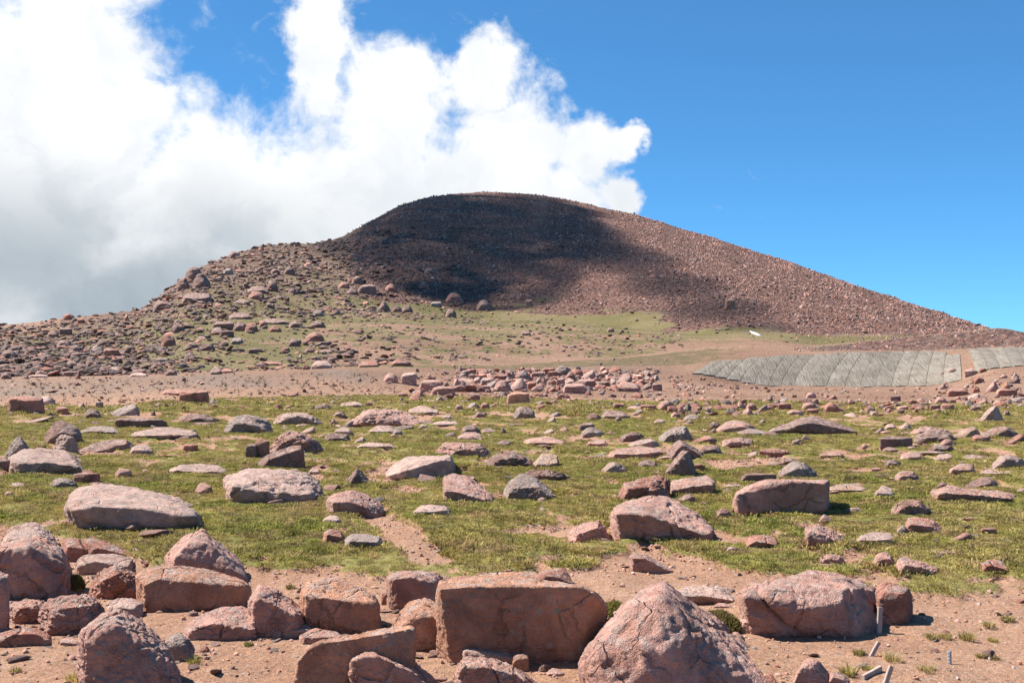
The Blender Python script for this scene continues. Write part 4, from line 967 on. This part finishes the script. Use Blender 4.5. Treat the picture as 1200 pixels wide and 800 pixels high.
# ------------------------------------------------------------------ snow patch, stakes
def snow():
    pts = [(874, 387.2), (880, 389), (888, 391.5), (896, 396), (893, 397), (884, 394), (877, 391)]
    c = ray_hit(885, 393); Y0 = c[1]
    V = []; n = len(pts)
    cen = np.mean([P3(px, r, Y0) for px, r in pts], 0)
    for k, (sc, up) in enumerate(((1.0, -.4), (1.0, .05), (.8, .30), (.4, .42))):
        for i, (px, r) in enumerate(pts):
            t = (396 - r) / 9
            p = P3(px, r, Y0 + t * 9); p = cen + (p - cen) * sc * .8; p[1] -= up * .8; p[2] += up * .6
            V.append(p)
    q = [(k * n + i, k * n + (i + 1) % n, (k + 1) * n + (i + 1) % n, (k + 1) * n + i) for k in range(3) for i in range(n)]
    V = np.array(V)
    me = new_mesh('snow_patch', V - cen, quads=q, tris=[(3 * n, 3 * n + i, 3 * n + i + 1) for i in range(1, n - 1)])
    me.materials.append(M_snow)
    o = link(bpy.data.objects.new('snow_patch', me)); o.location = cen
    tag(o, 'small white streak of old snow at the foot of the mountain\'s right flank', 'snow patch')
snow()
def stake(name, base, top, wpx, label, m, cat, lean=0.0, thick=.7, lying=False, buried=.08):
    h = ray_hit(*base); y = h[1]; wd = wpx * y / F
    A = P3(base[0], base[1], y); B = P3(top[0], top[1], y + lean * y / F)
    if lying:
        h2 = ray_hit(*top); B = np.array(h2); A = np.array(h); A[2] += wd * .35; B[2] += wd * .55
    ax = B - A; L = np.linalg.norm(ax); ax /= L
    side = np.cross(ax, np.array([0, 1.0, 0.12])); side /= np.linalg.norm(side); dp = np.cross(side, ax)
    st = -0.0 if lying else -buried
    bm = bmesh.new(); rows_ = []
    rng = np.random.default_rng(int(base[0]))
    nseg = 9
    if name == 'metal_stake':              # ribbed post
        nseg = 19
    for i in range(nseg):
        t = st + (L - st) * i / (nseg - 1); k = 1.0
        if name == 'metal_stake': k = 1.0 if i % 2 else .84
        else: k = 1 + rng.uniform(-.035, .035)
        ring = []
        N = 10 if name == 'metal_stake' else 8
        for a in range(N):
            if name == 'metal_stake':
                an = 2 * math.pi * a / N; cxx, cyy = math.cos(an) * .5, math.sin(an) * .5
            else:
                cxx, cyy = [(-.5, -.38), (-.38, -.5), (.38, -.5), (.5, -.38), (.5, .38), (.38, .5), (-.38, .5), (-.5, .38)][a]; cyy *= thick
            zc = t + (rng.uniform(-.05, .05) * wd if i == nseg - 1 else 0)
            ring.append(bm.verts.new(A + side * cxx * wd * k + dp * cyy * wd * k + ax * zc))
        rows_.append(ring)
    for r0, r1 in zip(rows_, rows_[1:]):
        for a in range(len(r0)): bm.faces.new((r0[a], r0[(a + 1) % len(r0)], r1[(a + 1) % len(r0)], r1[a]))
    bm.faces.new(rows_[0][::-1]); bm.faces.new(rows_[-1])
    bmesh.ops.recalc_face_normals(bm, faces=bm.faces)
    me = bpy.data.meshes.new(name); bm.to_mesh(me); bm.free()
    me.transform(__import__('mathutils').Matrix.Translation(Vector(-A)))
    me.materials.append(m)
    o = link(bpy.data.objects.new(name, me)); o.location = A
    tag(o, label, cat, 'survey stakes in the gravel')
    return o
stake('wooden_stake', (1030, 741), (1031.5, 711), 5.6, 'pale wooden stake standing upright against the large ridged right boulder', M_wood, 'stake', 3)
stake('wooden_stake', (1021, 768), (1030, 752), 4.6, 'short pinkish wooden stake leaning to the right in the open gravel', M_wood, 'stake', 4)
stake('wooden_stake', (1011, 796), (1032, 786), 6.5, 'short wooden stake lying flat on the gravel at the bottom right', M_wood, 'stake', 0, .7, True)
stake('wooden_stake', (1037, 802), (1044.5, 780), 5.5, 'leaning wooden stake cut by the bottom edge beside the lying stake', M_wood, 'stake', 4)
stake('metal_stake', (1113, 778), (1112.5, 762), 5.2, 'small grey ribbed metal stake standing alone in the gravel at the right', M_steel, 'stake', 1)

# ------------------------------------------------------------------ plants
def blades(n, rad, hgt, wid, rng, lean=.5, dome=0.0):
    V, Q, Tt = [], [], []
    for i in range(n):
        a = rng.uniform(0, 2 * math.pi); r = rad * math.sqrt(rng.random())
        bx, by = r * math.cos(a), r * math.sin(a)
        z0 = dome * (1 - (r / rad) ** 2) if dome else 0
        a2 = a + rng.normal() * .9; ln = lean * rng.uniform(.2, 1.2) * (0.4 + r / rad)
        h = hgt * rng.uniform(.55, 1.1); w = wid * rng.uniform(.7, 1.3)
        fa = rng.uniform(0, math.pi); sx, sy = math.cos(fa) * w / 2, math.sin(fa) * w / 2
        mx, my = bx + math.cos(a2) * ln * h * .4, by + math.sin(a2) * ln * h * .4
        tx, ty = bx + math.cos(a2) * ln * h * 1.1, by + math.sin(a2) * ln * h * 1.1
        k = len(V)
        V += [(bx - sx * .7, by - sy * .7, z0 - .004), (bx + sx * .7, by + sy * .7, z0 - .004), (mx + sx, my + sy, z0 + h * .62), (mx - sx, my - sy, z0 + h * .62), (tx, ty, z0 + h)]
        Q.append((k, k + 1, k + 2, k + 3)); Tt.append((k + 3, k + 2, k + 4))
    return np.array(V), Q, Tt
def plant(name, px, row, wpx, hpx, label, group, cat, n, m, dome=0.0, dry=False):
    h = ray_hit(px, row)
    if h is None: return
    s = h[1] / F; rng = np.random.default_rng(int(px * 3 + row))
    rad = wpx * s / 2; hg = hpx * s
    V, Q, Tt = blades(n, rad, hg * (1 - dome), max(.0035, hg * (.05 if dry else .11)) if not dome else .007, rng, .9 if not dome else .5, hg * dome)
    me = new_mesh(name, V, quads=Q, tris=Tt); me.materials.append(m)
    if dome:
        v, f = ico(4); dv = v * np.array([rad * .96, rad * .96, hg * dome * .97])
        dv = dv * (1 + .35 * fbm(v[:, 0] * 2, v[:, 1] * 3, v[:, 2] * 3 + px, 3)[:, None])
        d = new_mesh('mound', dv, tris=f); d.materials.append(m)
    o = link(bpy.data.objects.new(name, me)); o.location = (h[0], h[1] + rad * .6, float(H(h[0], h[1] + rad * .6)))
    if dome: link(bpy.data.objects.new('mound', d), o)
    tag(o, label, cat, group)
plant('cushion_plant', 721, 722, 40, 16, 'flat dark green cushion plant between the big square-cut boulder and the great wedge-shaped boulder', 'cushion plants among the boulders', 'plant', 1500, M_cush, .7)
plant('cushion_plant', 846, 742, 52, 25, 'mound-shaped dark green cushion plant on the right side of the great wedge-shaped boulder', 'cushion plants among the boulders', 'plant', 2200, M_cush, .7)
plant('cushion_plant', 86, 692, 20, 20, 'small dark green plant tucked against the right side of the big rounded left boulder', 'cushion plants among the boulders', 'plant', 500, M_cush, .6)
GT = [(1007, 768, 11, 8, 'grass tuft left of the leaning pinkish stake'), (1049, 776, 19, 9, 'broad grass tuft between the leaning stakes and the metal stake'), (1093, 749, 13, 7, 'grass tuft behind and left of the metal stake'),
      (1109, 749, 12, 7, 'grass tuft straight behind the metal stake'), (1135, 751, 16, 10, 'larger grass tuft behind and right of the metal stake'), (1089, 788, 19, 7, 'flat grass tuft in front and left of the metal stake'),
      (1165, 773, 15, 6, 'small grass tuft well right of the metal stake'), (996, 792, 16, 12, 'grass tuft right of the pointed rock at the bottom'), (1018, 785, 12, 5, 'thin grass tuft just above the lying stake'),
      (1160, 736, 12, 7, 'dark low plant in the gravel near the right turf edge'), (1150, 771, 8, 5, 'tiny grass tuft between the metal stake and the right edge'), (1165, 752, 10, 5, 'sparse grass tuft below the dark low plant at the right'),
      (17, 788, 12, 6, 'tiny grass tuft in the gravel at the bottom left corner'), (86, 799, 18, 10, 'grass tuft at the left foot of the rugged bottom left boulder'), (226, 778, 13, 8, 'grass tuft right of the small grey angular rock'),
      (340, 690, 10, 6, 'grass tuft behind the sloping angular boulder'), (372, 800, 26, 22, 'dry straw coloured grass against the shaded face of the long leaning slab'), (1182, 729, 14, 8, 'grass tuft on the pale strip at the right edge'), (290, 757, 9, 5, 'tiny grass tuft in front of the low spreading slab')]
M_dry = simple_noise_mat('dry_grass', (.34, .26, .13), (.46, .37, .2), 8)
for (px, row, w, hh, lb) in GT:
    plant('grass_tuft', px, row, w, hh, lb, 'grass tufts in the gravel', 'grass tuft', 34 if 'dry' in lb else 90, M_dry if 'dry' in lb else M_turf, 0, 'dry' in lb)

# ------------------------------------------------------------------ things nobody could count, scattered as real geometry
SRC = bpy.data.collections
def scatter(name, sources, pos, rot, scl, idx, label):
    coll = SRC.new(name + '_kinds')
    for s in sources: coll.objects.link(s)
    n = len(pos)
    me = bpy.data.meshes.new(name); me.vertices.add(n)
    me.vertices.foreach_set('co', np.asarray(pos, np.float32).ravel())
    for an, ty, key, av in (('turn', 'FLOAT_VECTOR', 'vector', rot), ('size', 'FLOAT_VECTOR', 'vector', scl), ('pick', 'INT', 'value', idx)):
        a = me.attributes.new(an, ty, 'POINT'); a.data.foreach_set(key, np.asarray(av, np.int32 if ty == 'INT' else np.float32).ravel())
    o = link(bpy.data.objects.new(name, me))
    ng = bpy.data.node_groups.new(name, 'GeometryNodeTree')
    ng.interface.new_socket('Geometry', in_out='INPUT', socket_type='NodeSocketGeometry')
    ng.interface.new_socket('Geometry', in_out='OUTPUT', socket_type='NodeSocketGeometry')
    N, L = ng.nodes, ng.links
    gi, go = N.new('NodeGroupInput'), N.new('NodeGroupOutput')
    ci = N.new('GeometryNodeCollectionInfo'); ci.inputs['Collection'].default_value = coll
    ci.inputs['Separate Children'].default_value = True; ci.inputs['Reset Children'].default_value = True
    ip = N.new('GeometryNodeInstanceOnPoints'); ip.inputs['Pick Instance'].default_value = True
    def na(nm, ty):
        a = N.new('GeometryNodeInputNamedAttribute'); a.data_type = ty; a.inputs['Name'].default_value = nm
        return [s for s in a.outputs if s.enabled and s.name == 'Attribute'][0]
    L.new(gi.outputs[0], ip.inputs['Points']); L.new(ci.outputs[0], ip.inputs['Instance'])
    L.new(na('pick', 'INT'), ip.inputs['Instance Index']); L.new(na('turn', 'FLOAT_VECTOR'), ip.inputs['Rotation']); L.new(na('size', 'FLOAT_VECTOR'), ip.inputs['Scale'])
    L.new(ip.outputs[0], go.inputs[0])
    md = o.modifiers.new('scatter', 'NODES'); md.node_group = ng
    tag(o, label, kind='stuff')
    return o
def stone_kinds(n, sub, material, seed, tones, flat=1.0):
    out = []; rng = np.random.default_rng(seed)
    for i in range(n):
        P = rng.normal(size=(14, 3)); P /= np.linalg.norm(P, axis=1)[:, None]; P *= np.array([1, rng.uniform(.6, .95), flat * rng.uniform(.45, .8)]) * .5
        V, Fc = rock_shape(P, sub, seed + i, 3, (.85, .95), 30, 1.0)
        me = new_mesh('stone_kind', V, tris=Fc, smooth=sub > 2); me.materials.append(kind_mat(tones[i % len(tones)], material))
        o = bpy.data.objects.new('stone_kind', me)
        out.append(o)
    return out
def spots(n, y0, y1, rng, power=0.0, wide=.52):
    """random points of the fan the photograph shows, evenly by area (power 0) or thinning with distance"""
    Y = []; u = []
    k = rng.random(n)
    if power == 0: y = np.sqrt(y0 ** 2 + (y1 ** 2 - y0 ** 2) * k)
    else: y = np.exp(np.log(y0) + (np.log(y1) - np.log(y0)) * k) if power == 2 else (y0 + (y1 - y0) * k)
    x = rng.uniform(-1, 1, n) * (wide * y + 3.2)
    return x, y
def make_scatter():
    rng = np.random.default_rng(101)
    def rt(n, tilt=.5): return np.stack([rng.normal(size=n) * tilt, rng.normal(size=n) * tilt, rng.uniform(0, 6.283, n)], 1)
    # turf
    kinds = []
    for i in range(5):
        V, Q, Tt = blades(50, .07, .019, .0065, np.random.default_rng(300 + i), .9)
        me = new_mesh('tuft_kind', V, quads=Q, tris=Tt); me.materials.append(M_turf); kinds.append(bpy.data.objects.new('tuft_kind', me))
    for i in range(3):
        V, Q, Tt = blades(64, .15, .028, .015, np.random.default_rng(330 + i), .9)
        me = new_mesh('tuft_kind', V, quads=Q, tris=Tt); me.materials.append(M_turf); kinds.append(bpy.data.objects.new('tuft_kind', me))
    xs, ys, ps, ks = [], [], [], []
    for (n, y0, y1, small) in ((80000, 5.6, 15, 1), (76000, 13, 27, 1), (52000, 25, 54, 0)):
        x, y = spots(n, y0, y1, rng); g = grass_mask(x, y)
        k = rng.random(n) < sst(.25, .75, g) * .97
        x, y = x[k], y[k]
        xs.append(x); ys.append(y); ks.append(rng.integers(0, 5, len(x)) if small else rng.integers(5, 8, len(x)))
        hv = np.clip(.85 + 1.1 * fbm(x * 1.4, y * 1.4, 0, 3, .5, 61), .35, 1.8)
        ps.append(hv * rng.uniform(.7, 1.25, len(x)) * (1.0 if y0 < 10 else 1.15))
    x, y, s, k = map(np.concatenate, (xs, ys, ps, ks))
    z = H(x, y)
    scatter('turf', kinds, np.stack([x, y, z], 1), rt(len(x), .12), np.stack([s * 1.15, s * 1.15, s * rng.uniform(.7, 1.2, len(x))], 1), k, 'short green and yellowish alpine turf between the rocks')
    # gravel underfoot
    x, y = spots(170000, 5.2, 17, rng); g = grass_mask(x, y)
    k = (g < .4) & (rng.random(len(x)) < np.clip(.55 + 1.1 * fbm(x * 1.1, y * 1.1, 0, 4, .6, 73), .06, 1)); x, y = x[k], y[k]; n = len(x); s = .005 + .034 * rng.random(n) ** 7 + .0010 * (y - 5)
    scatter('gravel', stone_kinds(6, 2, 40.0, 900, 'ptkrog'), np.stack([x, y, H(x, y) + s * .12], 1), rt(n), np.stack([s] * 3, 1) * rng.uniform(.8, 1.4, (n, 3)), rng.integers(0, 6, n), 'loose pink granite gravel of the bare ground')
    # small stones of the field
    x, y = spots(13000, 6.5, 52, rng); den = fbm(x * .25, y * .2, 0, 3, .5, 71)
    px = colpx(x, y)
    k = rng.random(len(x)) < np.clip(.22 + .9 * den + .35 * sst(14, 30, y), 0, 1); x, y = x[k], y[k]
    x2, y2 = spots(2400, 5.0, 9.5, rng); g2 = grass_mask(x2, y2); k2 = (g2 < .4) & (rng.random(2400) < np.clip(.4 + 1.3 * fbm(x2 * .9, y2 * .9, 0, 3, .5, 72), 0, 1)); m0 = len(x)
    x, y = np.concatenate([x, x2[k2]]), np.concatenate([y, y2[k2]]); n = len(x)
    s = (.03 + .15 * rng.random(n) ** 3.5) * (.55 + .55 * sst(8, 30, y)); s[m0:] = .018 + .085 * rng.random(n - m0) ** 4
    scatter('loose_stones', stone_kinds(8, 4, 3.0, 930, 'pdgkprdk', .7), np.stack([x, y, H(x, y) + s * .10], 1), rt(n, .3), np.stack([s * 1.3, s * 1.1, s * .9], 1) * rng.uniform(.7, 1.3, (n, 3)), rng.integers(0, 8, n), 'small stones scattered over the turf')
    fx, fy, fs, fz = [], [], [], []
    for (o, x0, x1, y0, y1, *r_) in ROCKS:
        if o.location.y > 50: continue
        wm = (x1 - x0) * o.location.y / F
        for i in range(rng.integers(2, 8) if y0 < 600 else rng.integers(3, 10)):
            a = rng.uniform(0, 6.283); d = wm * (.5 + rng.exponential(.28))
            fx.append(o.location.x + math.cos(a) * d); fy.append(o.location.y + math.sin(a) * d * .9)
            fs.append(min(.30 if y0 < 600 else .085, wm * (.06 + .26 * rng.random() ** 2.2))); fz.append(rng.uniform(.5, 1.0))
    qx, qy = spots(900, 9, 50, rng); dq = fbm(qx * .3, qy * .25, 0, 3, .5, 79); kq = rng.random(900) < np.clip(.4 + 1.3 * dq, 0, 1)
    qx, qy = qx[kq], qy[kq]; m_ = len(qx)
    X, Y = np.concatenate([fx, qx]), np.concatenate([fy, qy]); S = np.concatenate([fs, .14 + .5 * rng.random(m_) ** 2]); Zs = np.concatenate([fz, np.full(m_, .30)]); n = len(X)
    scatter('rock_fragments', stone_kinds(10, 4, 1.6, 945, 'pdkrpdgkpd', .75), np.stack([X, Y, H(X, Y) + S * .10 * Zs], 1), rt(n, .16), np.stack([S * 1.25, S, S * Zs], 1) * rng.uniform(.75, 1.25, (n, 3)), rng.integers(0, 10, n), 'jagged fragments and sunken slabs lying about the larger rocks')
    # rubble along the far edge of the field, heap and bank
    X, Y, S = [], [], []
    for (n, xr, yr, sz) in ((900, (-60, 1260), (444, 480), (.06, .30)), (700, (480, 775), (432, 470), (.10, .5)), (800, (535, 770), (434, 459), (.22, .75)), (420, (1080, 1230), (425, 478), (.10, .55)), (700, (780, 1110), (455, 486), (.07, .4)), (260, (780, 905), (440, 456), (.10, .4)), (300, (300, 900), (380, 432), (.1, .5)), (2600, (930, 1230), (384, 412), (.08, .35))):
        hx, hy, hz = ray_hits(rng.uniform(*xr, n), rng.uniform(*yr, n))
        k = ~np.isnan(hy) & (hy < 260)
        X.append(hx[k]); Y.append(hy[k]); S.append((sz[0] + (sz[1] - sz[0]) * rng.random(n) ** 4)[k])
    X, Y, S = map(np.concatenate, (X, Y, S))
    keep = ~((colpx(X, Y) > 800) & (Y > line_d(1, colpx(X, Y)) - .5) & (Y < line_d(2, colpx(X, Y)) + 1))
    X, Y, S = X[keep], Y[keep], S[keep]; n = len(X)
    scatter('rubble', stone_kinds(8, 4, 1.0, 960, 'prdkprgd'), np.stack([X, Y, H(X, Y) + S * .15], 1), rt(n, .4), np.stack([S * 1.2, S, S * .9], 1) * rng.uniform(.75, 1.25, (n, 3)), rng.integers(0, 8, n), 'broken rubble along the edge of the field and the road')
    # block field of the left slope and the tundra
    x, y = spots(250000, 58, 340, rng, 2, .56); px = colpx(x, y)
    row = HOR - F * (Hn(x, y) - EYE) / y
    dL = sst(330, 120, px) * sst(1.0, .75, (y - line_d(4, px)) / (line_d(6, px) - line_d(4, px))) ; dM = sst(130, 230, px) * sst(620, 520, px)
    f5 = (y - line_d(5, px)) / (line_d(6, px) - line_d(5, px))
    cl = fbm(x * .05, y * .05, 0, 4, .6, 83)
    den = np.maximum(dL * (.55 + .8 * cl), dM * sst(-.4, .25, f5) * (.95 + .9 * cl))
    den = np.maximum(den, .10 + .25 * np.clip(cl, 0, 1))
    ok = (y > line_d(3, px) + .8) & (y < line_d(6, px) * 1.03) & ~((px > 450) & (y < line_d(4, px) + 3)) & ~((px > 800) & (y < line_d(5, px)))
    k = ok & (rng.random(len(x)) < den * .42) ; x, y, px = x[k], y[k], px[k]; n = len(x)
    s = (.18 + .95 * rng.random(n) ** 4.0) * (.55 + .6 * y / 150) * np.where(px > 460, .7, 1) * (1 + .05 * sst(150, 190, px) * sst(440, 400, px) * sst(0, .6, f5[k]))
    scatter('block_field', stone_kinds(8, 4, .6, 1000, 'nndnrndn', .8), np.stack([x, y, Hn(x, y) + s * .12], 1), rt(n, .25), np.stack([s * 1.3, s, s * .75], 1) * rng.uniform(.75, 1.25, (n, 3)), rng.integers(0, 8, n), 'dark broken blocks strewn over the left slope and the mountain shoulder')
    # block slope of the mountain
    x, y = spots(800000, 140, 480, rng, 0, .50); px = colpx(x, y)
    sc = scree_mask(x, y); f6 = (y - line_d(5, px)) / (line_d(6, px) - line_d(5, px))
    k = (f6 < 1.02) & (px > 380) & (rng.random(len(x)) < sst(.35, .75, sc + .25 * fbm(x * .1, y * .1, 0, 3, .5, 91)) * (.36 + 1.3 * fbm(px * .045, y * .005, 0, 4, .6, 92))); x, y = x[k], y[k]; n = len(x)
    s = (.15 + .46 * rng.random(n) ** 4.0 + .7 * rng.random(n) ** 40) * (.62 + y / 700)
    scatter('scree', stone_kinds(8, 3, .5, 1040, 'pdrpgdkr'), np.stack([x, y, Hn(x, y) + s * .18], 1), rt(n, .6), np.stack([s * 1.15, s, s * .85], 1) * rng.uniform(.75, 1.25, (n, 3)), rng.integers(0, 8, n), 'loose reddish blocks covering the mountain side')
make_scatter()

# dead stalks on the road bank
def stalks():
    rng = np.random.default_rng(8); V, Q, Tt = [], [], []
    for i in range(300):
        px = rng.uniform(0, 470); h = ray_hit(px, rng.uniform(447, 476) if px < 200 else rng.uniform(438, 464))
        if h is None or h[1] > 70: continue
        v, q, t = blades(7, .05, rng.uniform(.05, .17), .016, rng, .7); k = len(V)
        org = np.array([h[0], h[1], float(H(h[0], h[1]))])
        V += [tuple(np.array(a) + org) for a in v]
        Q += [tuple(k + i2 for i2 in f) for f in q]; Tt += [tuple(k + i2 for i2 in f) for f in t]
    me = new_mesh('dry_stalks', np.array(V), quads=Q, tris=Tt); me.materials.append(simple_noise_mat('dead_stalks', (.09, .07, .045), (.14, .11, .06), 3))
    tag(link(bpy.data.objects.new('dry_stalks', me)), 'thin dead stalks on the bare road bank', kind='stuff')
stalks()

# ------------------------------------------------------------------ the passing cloud that shades the mountain
def cloud():
    m = bpy.data.materials.new('cloud_vapour'); m.use_nodes = True; t = m.node_tree; t.nodes.clear()
    out = t.nodes.new('ShaderNodeOutputMaterial'); pv = t.nodes.new('ShaderNodeVolumePrincipled')
    pv.inputs['Color'].default_value = (.97, .975, .98, 1); pv.inputs['Density'].default_value = .088; pv.inputs['Anisotropy'].default_value = .3
    t.links.new(pv.outputs[0], out.inputs['Volume'])
    S = np.array(SUN[:]); Lr = 430.0
    v, f = ico(5); bmj = []
    # where its shade falls: (column, row, half width, half height in pixels)
    SH = [(418, 284, 36, 18), (480, 238, 60, 22), (425, 281, 44, 24), (455, 262, 70, 40), (500, 246, 75, 30), (570, 238, 85, 24), (530, 262, 90, 44), (620, 256, 60, 32), (500, 305, 60, 28), (555, 335, 55, 22), (680, 278, 42, 24), (735, 302, 40, 17), (790, 332, 42, 15), (845, 360, 44, 14), (885, 382, 30, 8), (590, 292, 55, 26), (600, 345, 40, 14), (555, 348, 48, 12), (560, 312, 90, 34), (500, 325, 50, 18)]
    objs = []
    for i, (px, row, a, b) in enumerate(SH):
        h = ray_hit(px, row)
        if h is None: continue
        c = np.array(h) + S * Lr; sx = a * h[1] / F
        # the slope leans back, so its picture height stands for a long run up the hill
        up = ray_hit(px, row - b * .8) or h; dn = ray_hit(px, row + b * .8) or h
        sy = abs(up[1] - dn[1]) / 2 * 1.0
        # basis of the blob: across, along the run of the slope (seen along the sun), and thickness along the sun
        run = np.array(up) - np.array(dn); run = run - S * (run @ S); Ln = np.linalg.norm(run) / 2 / .8
        e1 = run / np.linalg.norm(run); e0 = np.cross(e1, S)
        th = .9 * min(sx, Ln)
        W = v * (1 + .38 * fbm(v[:, 0] * 1.6 + i * 9, v[:, 1] * 1.6, v[:, 2] * 1.6, 4, .55, 40)[:, None])
        W = c + W[:, :1] * e0 * sx * 1.15 + W[:, 1:2] * e1 * Ln * 1.15 + W[:, 2:3] * S * th
        objs.append(W)
    Vv = np.vstack(objs); Ff = np.vstack([f + k * len(v) for k in range(len(objs))])
    cen = Vv.mean(0)
    me = new_mesh('cloud', Vv - cen, tris=Ff); me.materials.append(m)
    o = link(bpy.data.objects.new('cloud', me)); o.location = cen
    tag(o, 'white cloud drifting above the mountain and shading its face', kind='structure')
cloud()
